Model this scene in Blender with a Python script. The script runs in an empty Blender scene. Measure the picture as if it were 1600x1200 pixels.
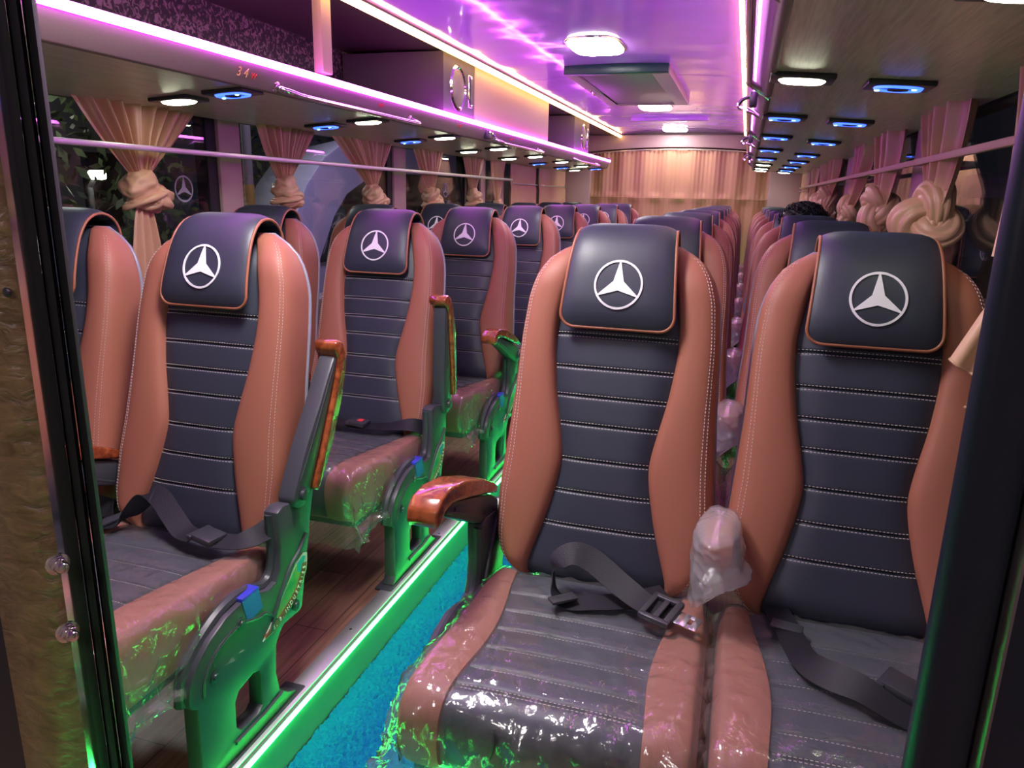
import bpy, bmesh, math, random
from math import sin, cos, pi, radians, sqrt
from mathutils import Vector, Matrix, noise
import numpy as np

random.seed(7)
C = bpy.context.scene.collection
SC = bpy.context.scene

# ------------------------------------------------------------------ camera
cam_d = bpy.data.cameras.new('camera')
cam_d.sensor_fit = 'HORIZONTAL'; cam_d.sensor_width = 36.0
cam_d.lens = 1150 * 36 / 1600
cam_d.clip_start = 0.03
cam = bpy.data.objects.new('camera', cam_d); C.objects.link(cam)
RW = ((0.95501864, 0.09324089, -0.28150583),
      (0.29577948, -0.23130439, 0.92682942),
      (0.02130487, -0.96840302, -0.24847874))
cam.matrix_world = Matrix(((RW[0][0], -RW[0][1], -RW[0][2], 0.0),
                           (RW[1][0], -RW[1][1], -RW[1][2], 0.0),
                           (RW[2][0], -RW[2][1], -RW[2][2], 1.12),
                           (0, 0, 0, 1)))
SC.camera = cam

# ------------------------------------------------------------------ world and exposure
w = bpy.data.worlds.new('night'); SC.world = w; w.use_nodes = True
w.node_tree.nodes['Background'].inputs[0].default_value = (0.05, 0.06, 0.10, 1)
w.node_tree.nodes['Background'].inputs[1].default_value = 0.12
SC.view_settings.view_transform = 'Standard'
SC.view_settings.look = 'None'
SC.view_settings.gamma = 1.0
SC.view_settings.use_curve_mapping = False
SC.view_settings.exposure = 0.22
SC.cycles.use_denoising = True
SC.cycles.max_bounces = 10
SC.cycles.transparent_max_bounces = 24
SC.cycles.sample_clamp_indirect = 6.0

# lamp strengths
DOME = 34.0
FRONT_FILL = 88.0  # added dome over the first row, brighter than the visible ones
CABIN_FILL = 40.0  # added dome behind the camera
MAGENTA = 36.0
WARM = 7.5
GREEN = 52.0
READ = 20.0
BLUE = 3.6

# ------------------------------------------------------------------ materials
def new_mat(name):
    m = bpy.data.materials.new(name); m.use_nodes = True
    nt = m.node_tree
    return m, nt, nt.nodes['Principled BSDF']

def bump(nt, bs, scale, strength, dist=0.002, kind='noise', stretch=None, detail=4):
    tc = nt.nodes.new('ShaderNodeTexCoord')
    mp = nt.nodes.new('ShaderNodeMapping')
    nt.links.new(tc.outputs['Object'], mp.inputs[0])
    if stretch: mp.inputs['Scale'].default_value = stretch
    if kind == 'voronoi':
        t = nt.nodes.new('ShaderNodeTexVoronoi'); t.inputs['Scale'].default_value = scale; out = t.outputs['Distance']
    else:
        t = nt.nodes.new('ShaderNodeTexNoise'); t.inputs['Scale'].default_value = scale
        t.inputs['Detail'].default_value = detail; out = t.outputs['Fac']
    nt.links.new(mp.outputs[0], t.inputs['Vector'])
    b = nt.nodes.new('ShaderNodeBump'); b.inputs['Strength'].default_value = strength; b.inputs['Distance'].default_value = dist
    nt.links.new(out, b.inputs['Height']); nt.links.new(b.outputs[0], bs.inputs['Normal'])
    return t, out

def mat(name, col, rough=0.5, metal=0.0, spec=0.5, bscale=0, bstr=0.2, bdist=0.002, kind='noise', stretch=None, coat=0.0, vary=0.0, detail=4):
    m, nt, bs = new_mat(name)
    bs.inputs['Base Color'].default_value = (*col, 1)
    bs.inputs['Roughness'].default_value = rough
    bs.inputs['Metallic'].default_value = metal
    bs.inputs['Specular IOR Level'].default_value = spec
    bs.inputs['Coat Weight'].default_value = coat
    if bscale:
        t, out = bump(nt, bs, bscale, bstr, bdist, kind, stretch, detail)
    if vary:
        tc = nt.nodes.new('ShaderNodeTexCoord'); n = nt.nodes.new('ShaderNodeTexNoise')
        n.inputs['Scale'].default_value = 9; nt.links.new(tc.outputs['Object'], n.inputs['Vector'])
        r = nt.nodes.new('ShaderNodeValToRGB')
        r.color_ramp.elements[0].color = (*[c * (1 - vary) for c in col], 1)
        r.color_ramp.elements[1].color = (*[min(1, c * (1 + vary)) for c in col], 1)
        r.color_ramp.elements[0].position = .3; r.color_ramp.elements[1].position = .7
        nt.links.new(n.outputs['Fac'], r.inputs[0]); nt.links.new(r.outputs[0], bs.inputs['Base Color'])
    return m

def ramp_mat(name, cols, scale, stretch=(1, 1, 1), rough=0.5, kind='noise', detail=6, distort=0.0, bstr=0.0, coat=0.0, pos=(.35, .65)):
    m, nt, bs = new_mat(name)
    tc = nt.nodes.new('ShaderNodeTexCoord'); mp = nt.nodes.new('ShaderNodeMapping')
    mp.inputs['Scale'].default_value = stretch
    nt.links.new(tc.outputs['Object'], mp.inputs[0])
    if kind == 'voronoi':
        t = nt.nodes.new('ShaderNodeTexVoronoi'); t.feature = 'DISTANCE_TO_EDGE'; out = t.outputs['Distance']
    else:
        t = nt.nodes.new('ShaderNodeTexNoise'); t.inputs['Detail'].default_value = detail; t.inputs['Distortion'].default_value = distort
        out = t.outputs['Fac']
    t.inputs['Scale'].default_value = scale
    nt.links.new(mp.outputs[0], t.inputs['Vector'])
    r = nt.nodes.new('ShaderNodeValToRGB')
    r.color_ramp.elements[0].color = (*cols[0], 1); r.color_ramp.elements[0].position = pos[0]
    r.color_ramp.elements[1].color = (*cols[1], 1); r.color_ramp.elements[1].position = pos[1]
    nt.links.new(out, r.inputs[0]); nt.links.new(r.outputs[0], bs.inputs['Base Color'])
    bs.inputs['Roughness'].default_value = rough
    bs.inputs['Coat Weight'].default_value = coat
    if bstr:
        b = nt.nodes.new('ShaderNodeBump'); b.inputs['Strength'].default_value = min(1, bstr); b.inputs['Distance'].default_value = .002 if bstr < .9 else .006
        nt.links.new(out, b.inputs['Height']); nt.links.new(b.outputs[0], bs.inputs['Normal'])
    return m

def emit(name, col, strength):
    m, nt, bs = new_mat(name)
    bs.inputs['Base Color'].default_value = (.8, .8, .8, 1)
    bs.inputs['Emission Color'].default_value = (*col, 1)
    bs.inputs['Emission Strength'].default_value = strength
    return m

def film_mat(name, tint, milk=0.06, scale=55, bstr=0.5, refl=0.05, rough=0.13):
    m = bpy.data.materials.new(name); m.use_nodes = True
    nt = m.node_tree; nt.nodes.clear()
    o = nt.nodes.new('ShaderNodeOutputMaterial')
    tr = nt.nodes.new('ShaderNodeBsdfTransparent'); tr.inputs[0].default_value = (*tint, 1)
    gl = nt.nodes.new('ShaderNodeBsdfGlossy'); gl.inputs['Roughness'].default_value = rough
    di = nt.nodes.new('ShaderNodeBsdfDiffuse'); di.inputs[0].default_value = (.85, .87, .9, 1)
    tl = nt.nodes.new('ShaderNodeBsdfTranslucent'); tl.inputs[0].default_value = (.85, .87, .9, 1)
    fr = nt.nodes.new('ShaderNodeFresnel')
    # thin sheet: the same reflectance from both of its faces
    ge = nt.nodes.new('ShaderNodeNewGeometry'); io = nt.nodes.new('ShaderNodeMath'); io.operation = 'MULTIPLY_ADD'
    io.inputs[1].default_value = 1 / 1.5 - 1.5; io.inputs[2].default_value = 1.5
    nt.links.new(ge.outputs['Backfacing'], io.inputs[0]); nt.links.new(io.outputs[0], fr.inputs['IOR'])
    ad = nt.nodes.new('ShaderNodeMath'); ad.operation = 'ADD'; ad.inputs[1].default_value = refl; ad.use_clamp = True
    nt.links.new(fr.outputs[0], ad.inputs[0])
    mk = nt.nodes.new('ShaderNodeMixShader'); mk.inputs[0].default_value = .5
    nt.links.new(di.outputs[0], mk.inputs[1]); nt.links.new(tl.outputs[0], mk.inputs[2])
    m1 = nt.nodes.new('ShaderNodeMixShader'); m1.inputs[0].default_value = milk
    nt.links.new(tr.outputs[0], m1.inputs[1]); nt.links.new(mk.outputs[0], m1.inputs[2])
    m2 = nt.nodes.new('ShaderNodeMixShader')
    nt.links.new(ad.outputs[0], m2.inputs[0]); nt.links.new(m1.outputs[0], m2.inputs[1]); nt.links.new(gl.outputs[0], m2.inputs[2])
    nt.links.new(m2.outputs[0], o.inputs[0])
    if bstr:
        tc = nt.nodes.new('ShaderNodeTexCoord')
        n = nt.nodes.new('ShaderNodeTexNoise'); n.inputs['Scale'].default_value = scale; n.inputs['Detail'].default_value = 3; n.inputs['Distortion'].default_value = 1.2
        nt.links.new(tc.outputs['Object'], n.inputs['Vector'])
        b = nt.nodes.new('ShaderNodeBump'); b.inputs['Strength'].default_value = bstr; b.inputs['Distance'].default_value = .004
        nt.links.new(n.outputs['Fac'], b.inputs['Height'])
        nt.links.new(b.outputs[0], gl.inputs['Normal']); nt.links.new(b.outputs[0], fr.inputs['Normal'])
    return m

M = {}
M['tan_leather'] = mat('tan_leather', (.315, .116, .074), .52, spec=.35, bscale=420, bstr=.10, bdist=.001)
M['black_leather'] = mat('black_leather', (.029, .034, .054), .46, bscale=300, bstr=.18, bdist=.001)
M['piping'] = mat('piping', (.30, .105, .055), .5)
M['thread'] = mat('thread', (.60, .55, .53), .7)
M['silver_embroidery'] = mat('silver_embroidery', (.82, .81, .86), .55, bscale=600, bstr=.3)
M['grey_shell'] = mat('grey_shell', (.24, .24, .30), .32)
M['black_plastic'] = mat('black_plastic', (.035, .037, .045), .33)
M['dark_grey_plastic'] = mat('dark_grey_plastic', (.050, .053, .065), .38, spec=.4)
M['burl'] = ramp_mat('burl_wood', ((.17, .034, .011), (.37, .095, .030)), 34, (1, 1, 1), .18, distort=1.2, coat=.6)
M['belt'] = mat('belt_webbing', (.011, .011, .017), .55, spec=.3, bscale=500, bstr=.35, stretch=(1, 1, 1))
M['steel'] = mat('steel', (.75, .75, .77), .22, 1.0)
M['dark_metal'] = mat('dark_metal', (.30, .30, .33), .35, 1.0)
M['chrome'] = mat('chrome', (.86, .86, .88), .10, 1.0)
M['alu'] = mat('aluminium_trim', (.70, .70, .72), .38, .85, bscale=90, bstr=.08)
M['film'] = film_mat('plastic_film', (.98, .98, .985), .11, 34, .62, .05, .14)
M['bag'] = film_mat('plastic_bag', (.97, .97, .98), .40, 70, .35, .07, .17)
M['glass'] = film_mat('tinted_glass', (.84, .88, .87), .004, 1, 0, .02, .0)
M['magenta'] = emit('magenta_led', (.74, .085, 1.0), MAGENTA)
M['warm'] = emit('warm_led', (1.0, .66, .20), WARM)
M['green'] = emit('green_led', (.022, 1.0, .10), GREEN)
M['dome'] = emit('dome_diffuser', (1.0, .95, .93), DOME)
M['front_fill'] = emit('front_fill_diffuser', (1.0, .94, .93), FRONT_FILL)
M['cabin_fill'] = emit('cabin_fill_diffuser', (1.0, .94, .92), CABIN_FILL)
M['read'] = emit('reading_led', (.96, 1.0, .72), READ)
M['blue'] = emit('blue_led', (.02, .085, 1.0), BLUE)
M['blue_white'] = emit('pale_blue_led', (.30, .60, 1.0), BLUE * 1.2)
M['street'] = emit('street_lamp_glow', (1.0, .98, .75), 60)
M['ceiling'] = mat('gloss_ceiling', (.66, .28, .97), .09, bscale=1.9, bstr=.55, bdist=.03, coat=.3, detail=2)
M['rack_under'] = ramp_mat('rack_wood', ((.50, .36, .37), (.70, .53, .54)), 14, (14, .6, 1), .30, bstr=.05)
M['rack_face'] = mat('rack_face_leather', (.20, .122, .14), .5, bscale=60, bstr=.35, bdist=.002, stretch=(1, 3, 1))
M['rack_board'] = mat('rack_board_dark', (.07, .045, .042), .28, bscale=20, bstr=.06)
M['leopard'] = ramp_mat('spotted_fabric', ((.02, .014, .022), (.22, .14, .17)), 44, (1, 1, 1), .7, distort=1.4, detail=3, pos=(.50, .60))
M['peach'] = mat('peach_panel', (.52, .33, .26), .55, bscale=120, bstr=.1)
M['speaker_carpet'] = mat('speaker_box_carpet', (.13, .095, .12), .9, bscale=500, bstr=.4)
M['wall'] = mat('wall_leatherette', (.33, .24, .235), .55, bscale=70, bstr=.3)
M['pillar'] = mat('pillar_leatherette', (.40, .27, .26), .55, bscale=80, bstr=.35)
M['rubber'] = mat('black_rubber', (.010, .010, .012), .6, spec=.3)
M['curtain'] = mat('satin_curtain', (.60, .35, .225), .38, bscale=38, bstr=.35, bdist=.004, stretch=(1, 1, .35), detail=3)
M['rear_curtain'] = mat('rear_satin_curtain', (.43, .225, .125), .42, bscale=300, bstr=.08)
M['carpet'] = mat('blue_carpet', (.008, .135, .40), 1.0, spec=.05, bscale=420, bstr=.6, bdist=.004, detail=6)
M['riser'] = mat('step_riser', (.20, .24, .21), .35)
M['padded'] = ramp_mat('padded_leather', ((.13, .078, .036), (.29, .178, .09)), 30, (1, 1, 2.4), .36, distort=1.0, bstr=1.0, detail=5, pos=(.3, .7))
M['navy'] = mat('navy_post', (.006, .012, .028), .36)
M['hair'] = mat('black_hair', (.006, .005, .006), .45)
M['skin'] = mat('skin', (.30, .16, .10), .55)
M['shirt'] = mat('shirt', (.10, .10, .13), .8)
M['trousers'] = mat('trousers', (.05, .05, .07), .8)
M['shoe'] = mat('shoe', (.03, .02, .02), .5)
M['eye'] = mat('eye_white', (.8, .8, .8), .3)
M['red_paint'] = mat('red_lettering', (.70, .05, .06), .5)
M['gold_paint'] = mat('gold_lettering', (.75, .45, .18), .4)
M['sticker_green'] = ramp_mat('sticker_green', ((.05, .35, .10), (.35, .55, .10)), 14, (1, 1, 1), .2)
M['sticker_teal'] = mat('sticker_teal', (.05, .40, .45), .2)
M['sticker_red'] = mat('sticker_red', (.30, .045, .02), .35)
M['sticker_white'] = mat('sticker_white', (.80, .80, .72), .4)
M['blue_plastic'] = mat('blue_plastic', (.04, .05, .55), .35)
M['hatch_green'] = mat('hatch_edge', (.006, .05, .045), .35)
M['hatch_tan'] = mat('hatch_frame', (.45, .34, .30), .5)
M['hatch_panel'] = mat('hatch_panel', (.22, .15, .18), .4)
M['gold_grille'] = mat('speaker_grille', (.26, .21, .17), .4, .6, bscale=260, bstr=.6, kind='voronoi')
M['asphalt'] = mat('asphalt', (.03, .032, .035), .9, bscale=30, bstr=.4)
M['leaf'] = mat('leaf', (.10, .13, .05), .6, vary=.4)
M['bark'] = mat('bark', (.05, .035, .025), .9, bscale=30, bstr=.6)
M['white_paint'] = mat('white_vehicle_paint', (.62, .58, .78), .25, coat=.5)
M['plaster'] = mat('plaster', (.24, .22, .21), .85, bscale=15, bstr=.2)
M['yellow_paint'] = mat('yellow_paint', (.45, .30, .05), .5)
M['dark_glass'] = mat('dark_glass', (.012, .015, .02), .08)
M['grey_star'] = mat('grey_star_mat', (.34, .35, .42), .6)

def planks():
    m, nt, bs = new_mat('vinyl_plank_floor')
    tc = nt.nodes.new('ShaderNodeTexCoord'); mp = nt.nodes.new('ShaderNodeMapping')
    mp.inputs['Rotation'].default_value = (0, 0, radians(90))
    nt.links.new(tc.outputs['Object'], mp.inputs[0])
    b = nt.nodes.new('ShaderNodeTexBrick'); b.inputs['Scale'].default_value = 1.0
    b.inputs['Brick Width'].default_value = .75; b.inputs['Row Height'].default_value = .095
    b.inputs['Mortar Size'].default_value = .0012; b.offset = .37
    b.inputs['Color1'].default_value = (.25, .125, .085, 1); b.inputs['Color2'].default_value = (.42, .24, .165, 1)
    b.inputs['Mortar'].default_value = (.03, .015, .01, 1)
    nt.links.new(mp.outputs[0], b.inputs['Vector'])
    mp2 = nt.nodes.new('ShaderNodeMapping'); mp2.inputs['Scale'].default_value = (30, 1.6, 1)
    nt.links.new(tc.outputs['Object'], mp2.inputs[0])
    n = nt.nodes.new('ShaderNodeTexNoise'); n.inputs['Scale'].default_value = 3; n.inputs['Detail'].default_value = 6
    nt.links.new(mp2.outputs[0], n.inputs['Vector'])
    r = nt.nodes.new('ShaderNodeValToRGB'); r.color_ramp.elements[0].color = (.62, .62, .62, 1); r.color_ramp.elements[1].color = (1.25, 1.2, 1.15, 1)
    r.color_ramp.elements[0].position = .3; r.color_ramp.elements[1].position = .7
    nt.links.new(n.outputs['Fac'], r.inputs[0])
    mx = nt.nodes.new('ShaderNodeMix'); mx.data_type = 'RGBA'; mx.blend_type = 'MULTIPLY'; mx.inputs[0].default_value = 1
    nt.links.new(b.outputs['Color'], mx.inputs[6]); nt.links.new(r.outputs[0], mx.inputs[7])
    nt.links.new(mx.outputs[2], bs.inputs['Base Color'])
    bs.inputs['Roughness'].default_value = .38
    return m
M['planks'] = planks()

# ------------------------------------------------------------------ helpers
def tag(o, label=None, cat=None, group=None, kind=None):
    if label: o['label'] = label
    if cat: o['category'] = cat
    if group: o['group'] = group
    if kind: o['kind'] = kind
    return o

def empty(name, loc=(0, 0, 0), rz=0):
    o = bpy.data.objects.new(name, None); C.objects.link(o)
    o.empty_display_size = .1
    o.location = loc; o.rotation_euler.z = rz
    return o

class MB:
    def __init__(s): s.v = []; s.f = []; s.mi = []
    def add(s, vs, fs, mi=0):
        k = len(s.v); s.v += [tuple(p) for p in vs]
        for f in fs: s.f.append(tuple(i + k for i in f)); s.mi.append(mi)
        return s
    def bm(s, b, mi=0):
        b.verts.ensure_lookup_table()
        for i, v in enumerate(b.verts): v.index = i
        s.add([v.co[:] for v in b.verts], [[v.index for v in f.verts] for f in b.faces], mi); b.free(); return s
    def box(s, lo, hi, bev=0.0, seg=2, mi=0, rot=None, piv=None):
        b = bmesh.new(); bmesh.ops.create_cube(b, size=1)
        c = [(lo[i] + hi[i]) / 2 for i in range(3)]; d = [abs(hi[i] - lo[i]) for i in range(3)]
        for v in b.verts: v.co = Vector((v.co.x * d[0] + c[0], v.co.y * d[1] + c[1], v.co.z * d[2] + c[2]))
        if bev: bmesh.ops.bevel(b, geom=b.edges[:], offset=min(bev, min(d) * .48), segments=seg, affect='EDGES', profile=.5)
        if rot:
            p = Vector(piv or c); R = rot
            for v in b.verts: v.co = R @ (v.co - p) + p
        return s.bm(b, mi)
    def prism(s, poly, axis, a0, a1, bev=0.0, seg=2, mi=0):
        """poly of 2D points in the plane across axis: 'x' -> (y,z), 'y' -> (x,z), 'z' -> (x,y)"""
        def P(p, a):
            return {'x': (a, p[0], p[1]), 'y': (p[0], a, p[1]), 'z': (p[0], p[1], a)}[axis]
        b = bmesh.new()
        A = [b.verts.new(P(p, a0)) for p in poly]; B = [b.verts.new(P(p, a1)) for p in poly]
        n = len(poly)
        b.faces.new(A); b.faces.new(B[::-1])
        for i in range(n): b.faces.new((A[i], B[i], B[(i + 1) % n], A[(i + 1) % n]))
        bmesh.ops.recalc_face_normals(b, faces=b.faces[:])
        if bev: bmesh.ops.bevel(b, geom=[e for e in b.edges if e.calc_face_angle(0) > .5], offset=bev, segments=seg, affect='EDGES', profile=.5, clamp_overlap=True)
        return s.bm(b, mi)
    def tube(s, path, r, seg=8, caps=True, mi=0, closed=False):
        path = [Vector(p) for p in path]; n = len(path)
        rs = r if isinstance(r, (list, tuple)) else [r] * n
        vs = []; up = None
        for i, p in enumerate(path):
            if closed: t = (path[(i + 1) % n] - path[i - 1])
            else: t = path[min(i + 1, n - 1)] - path[max(i - 1, 0)]
            if t.length < 1e-9: t = Vector((0, 0, 1))
            t.normalize()
            if up is None:
                up = Vector((0, 0, 1)) if abs(t.z) < .9 else Vector((1, 0, 0))
            a = (up - t * up.dot(t))
            if a.length < 1e-6: a = Vector((1, 0, 0)) - t * t.x
            a.normalize(); up = a; b = t.cross(a)
            for k in range(seg):
                g = 2 * pi * k / seg
                vs.append(p + (a * cos(g) + b * sin(g)) * rs[i])
        fs = []
        m = n if closed else n - 1
        for i in range(m):
            for k in range(seg):
                j = (i + 1) % n
                fs.append((i * seg + k, i * seg + (k + 1) % seg, j * seg + (k + 1) % seg, j * seg + k))
        if caps and not closed:
            fs.append(tuple(range(seg))[::-1]); fs.append(tuple((n - 1) * seg + k for k in range(seg)))
        return s.add(vs, fs, mi)
    def rope(s, path, rads, folds=5, twist=.6, depth=.22, seg=48, seed=0, closed=False, mi=0):
        path = [Vector(p) for p in path]; n = len(path); vs = []; up = None
        for i, p in enumerate(path):
            t = (path[(i + 1) % n] - path[i - 1]) if closed else path[min(i + 1, n - 1)] - path[max(i - 1, 0)]
            t.normalize()
            if up is None: up = Vector((0, 0, 1)) if abs(t.z) < .9 else Vector((1, 0, 0))
            a = up - t * up.dot(t)
            if a.length < 1e-6: a = Vector((1, 0, 0)) - t * t.x
            a.normalize(); up = a; b = t.cross(a)
            for k in range(seg):
                g = 2 * pi * k / seg
                ph = folds * .5 * g + twist * i * .12 + .8 * sin(g + seed + i * .05)
                q = 1 - depth + depth * abs(sin(ph)) ** .6 + .14 * noise.noise(Vector((cos(g) * 1.1 + seed, sin(g) * 1.1, i * .09))) + .05 * abs(sin(2.3 * ph + seed))
                vs.append(p + (a * cos(g) + b * sin(g)) * rads[i] * q)
        fs = []
        for i in range(n if closed else n - 1):
            j = (i + 1) % n
            for k in range(seg): fs.append((i * seg + k, i * seg + (k + 1) % seg, j * seg + (k + 1) % seg, j * seg + k))
        if not closed:
            fs.append(tuple(range(seg))[::-1]); fs.append(tuple((n - 1) * seg + k for k in range(seg)))
        return s.add(vs, fs, mi)
    def lathe(s, prof, axis, org, seg=24, mi=0):
        """prof list of (r, a); spins about axis through org"""
        vs = []; fs = []
        for (r, a) in prof:
            for k in range(seg):
                g = 2 * pi * k / seg; u, v = r * cos(g), r * sin(g)
                p = {'x': (a, u, v), 'y': (u, a, v), 'z': (u, v, a)}[axis]
                vs.append((p[0] + org[0], p[1] + org[1], p[2] + org[2]))
        for i in range(len(prof) - 1):
            for k in range(seg):
                fs.append((i * seg + k, i * seg + (k + 1) % seg, (i + 1) * seg + (k + 1) % seg, (i + 1) * seg + k))
        fs.append(tuple(range(seg))[::-1]); fs.append(tuple((len(prof) - 1) * seg + k for k in range(seg)))
        return s.add(vs, fs, mi)
    def grid(s, fn, us, vs_, closed_u=False, mi=0):
        P = [fn(u, v) for v in vs_ for u in us]; nu = len(us); fs = []
        for j in range(len(vs_) - 1):
            for i in range(nu if closed_u else nu - 1):
                k = (i + 1) % nu
                fs.append((j * nu + i, j * nu + k, (j + 1) * nu + k, (j + 1) * nu + i))
        return s.add(P, fs, mi)
    def mesh(s, name, mats, smooth=None, recalc=True, weld=True):
        me = bpy.data.meshes.new(name); me.from_pydata(s.v, [], s.f)
        ms = mats if isinstance(mats, (list, tuple)) else [mats]
        for m in ms: me.materials.append(m)
        for p, i in zip(me.polygons, s.mi): p.material_index = i
        if recalc or weld:
            b = bmesh.new(); b.from_mesh(me)
            if weld: bmesh.ops.remove_doubles(b, verts=b.verts[:], dist=1e-5)
            if recalc: bmesh.ops.recalc_face_normals(b, faces=b.faces[:])
            b.to_mesh(me); b.free()
        if smooth is not None:
            for p in me.polygons: p.use_smooth = True
            if smooth < 180:
                b = bmesh.new(); b.from_mesh(me)
                for e in b.edges:
                    e.smooth = not (len(e.link_faces) == 2 and e.calc_face_angle(0) > radians(smooth))
                b.to_mesh(me); b.free()
        me.update()
        return me
    def build(s, name, mats, parent=None, smooth=40, recalc=True, weld=True, loc=None):
        o = bpy.data.objects.new(name, s.mesh(name, mats, smooth, recalc, weld)); C.objects.link(o)
        if parent: o.parent = parent
        if loc: o.location = loc
        return o

def put(name, me, parent=None, loc=None, rot=None):
    o = bpy.data.objects.new(name, me); C.objects.link(o)
    if parent: o.parent = parent
    if loc: o.location = loc
    if rot: o.rotation_euler = rot
    return o

def copy_tree(o, parent=None):
    c = o.copy(); C.objects.link(c)
    if parent: c.parent = parent
    for ch in list(o.children): copy_tree(ch, c)
    return c

def box(name, lo, hi, m, parent=None, bev=0.0, smooth=40):
    return MB().box(lo, hi, bev).build(name, m, parent, smooth)

def lin(a, b, n): return [a + (b - a) * i / (n - 1) for i in range(n)]

def catmull(P, n):
    P = [Vector(p) for p in P]; out = []
    for i in range(len(P) - 1):
        p0 = P[max(i - 1, 0)]; p1 = P[i]; p2 = P[i + 1]; p3 = P[min(i + 2, len(P) - 1)]
        for k in range(n):
            t = k / n
            out.append(.5 * ((2 * p1) + (-p0 + p2) * t + (2 * p0 - 5 * p1 + 4 * p2 - p3) * t * t + (-p0 + 3 * p1 - 3 * p2 + p3) * t ** 3))
    out.append(P[-1]); return out

def ribbon(ctrl, width, n=8, th=.0022):
    """ctrl: list of (point, side vector); a webbing strap"""
    pts = catmull([c[0] for c in ctrl], n); sid = catmull([c[1] for c in ctrl], n)
    mb = MB(); vs = []
    for i, p in enumerate(pts):
        t = (pts[min(i + 1, len(pts) - 1)] - pts[max(i - 1, 0)]).normalized()
        s = sid[i] - t * sid[i].dot(t); s.normalize(); nn = t.cross(s)
        for a, b in ((-1, -1), (1, -1), (1, 1), (-1, 1)):
            vs.append(p + s * a * width / 2 + nn * b * th / 2)
    fs = []
    for i in range(len(pts) - 1):
        for k in range(4): fs.append((i * 4 + k, i * 4 + (k + 1) % 4, (i + 1) * 4 + (k + 1) % 4, (i + 1) * 4 + k))
    fs.append((3, 2, 1, 0)); L = len(pts) - 1; fs.append((L * 4, L * 4 + 1, L * 4 + 2, L * 4 + 3))
    return mb.add(vs, fs)

def text_mesh(ch, size):
    c = bpy.data.curves.new('letters', 'FONT'); c.body = ch; c.size = size; c.extrude = .0006; c.align_x = 'CENTER'
    o = bpy.data.objects.new('letters', c); C.objects.link(o)
    bpy.context.view_layer.update()
    me = bpy.data.meshes.new_from_object(o.evaluated_get(bpy.context.evaluated_depsgraph_get()))
    bpy.data.objects.remove(o); bpy.data.curves.remove(c)
    vs = [v.co[:] for v in me.vertices]; fs = [tuple(p.vertices) for p in me.polygons]
    bpy.data.meshes.remove(me)
    return vs, fs

ORD = ['first', 'second', 'third', 'fourth', 'fifth', 'sixth', 'seventh', 'eighth', 'ninth', 'tenth']

# ------------------------------------------------------------------ dimensions
AX = -0.68                     # middle of the bus
WL, WR = -1.92, 0.56           # window glass planes
Y0, Y1 = -1.5, 8.1             # front of the cabin, rear wall
LX = (-1.142, -1.62)           # left seats: aisle, window
RX = (-0.228, 0.243)           # right seats: aisle, window
LY, RY, PITCH = 1.436, 1.527, 0.82
def mirx(x): return 2 * AX - x

# ------------------------------------------------------------------ shell
def struct(name, mb, m, smooth=40, parent=None):
    o = mb.build(name, m, parent, smooth)
    if not parent: o['kind'] = 'structure'
    return o

STEP_L, STEP_R, ZA = -0.868, -0.40, -0.115
struct('floor', MB().box((-2.0, Y0, -.10), (STEP_L - .002, Y1, 0)), M['planks'])
struct('floor_right', MB().box((STEP_R + .002, Y0, -.10), (.66, Y1, 0)), M['planks'])
struct('floor_aisle', MB().box((-2.0, Y0, -.20), (.66, Y1, ZA - .012)), M['asphalt'])
struct('trim_1', MB().box((STEP_L - .0, Y0, ZA - .012), (STEP_L + .012, Y1, -.001)), M['riser'])
struct('trim_2', MB().box((STEP_R - .012, Y0, ZA - .012), (STEP_R, Y1, -.001)), M['riser'])

# carpet runner with a tufted surface
def carpet_fn(u, v):
    n = noise.noise(Vector((u * 90, v * 90, 0))) * .003 + (random.random() - .5) * .011
    return (u + (random.random() - .5) * .003, v + (random.random() - .5) * .003, ZA + n)
mb = MB().grid(carpet_fn, lin(STEP_L + .014, STEP_R - .014, 15), lin(.3, .7, 20))
mb.grid(carpet_fn, lin(STEP_L + .014, STEP_R - .014, 125), lin(.7, 3.0, 640))
mb.grid(carpet_fn, lin(STEP_L + .014, STEP_R - .014, 12), lin(3.0, 7.9, 60))
o = mb.build('carpet_runner', M['carpet'], smooth=180, recalc=False)
tag(o, 'turquoise blue tufted carpet runner laid along the sunken aisle', 'carpet')

# aluminium nosings with screws, and green led strips
for side, x in (('left', STEP_L), ('right', STEP_R)):
    s = -1 if side == 'left' else 1
    t = empty('step_nosing', (0, 0, 0))
    MB().box((x + s * .042, .2, .0005), (x - s * .004, 7.9, .0045), .001).build('nosing_strip', M['alu'], t)
    if side == 'left':
        for k in range(14):
            yy = .62 + k * .30
            MB().lathe([(.004, .0045), (.004, .0056), (.002, .0062)], 'z', (x - .022, yy, 0), 10).build('screw', M['steel'], t)
    tag(t, 'silver aluminium nosing along the %s side of the aisle step' % side, 'step edge trim')
    xl = x - s * .012
    mb = MB().prism([(xl + s * .0, -.0015), (xl - s * .005, -.002), (xl - s * .007, -.006), (xl - s * .005, -.011), (xl, -.012)], 'y', .2, 7.9)
    o = mb.build('green_led_strip', M['green'], None)
    tag(o, 'glowing green LED strip under the nosing on the %s side of the aisle' % side, 'LED strip')

# walls below and above the windows, pillars, glass
def wall(side):
    s = -1 if side == 'left' else 1
    xw = WL if side == 'left' else WR
    a, b = xw + s * .10, xw
    mb = MB().box((a, Y0, -.1), (b - s * .02, Y1, .62)).box((a, Y0, 1.38), (b, Y1, 1.90))
    mb.box((a, Y0, .62), (b, .95 if side == 'left' else .5, 1.4))
    mb.box((a, 7.98, .62), (b, Y1, 1.4))
    struct('wall_' + side, mb, M['wall'])
wall('left'); wall('right')

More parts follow.
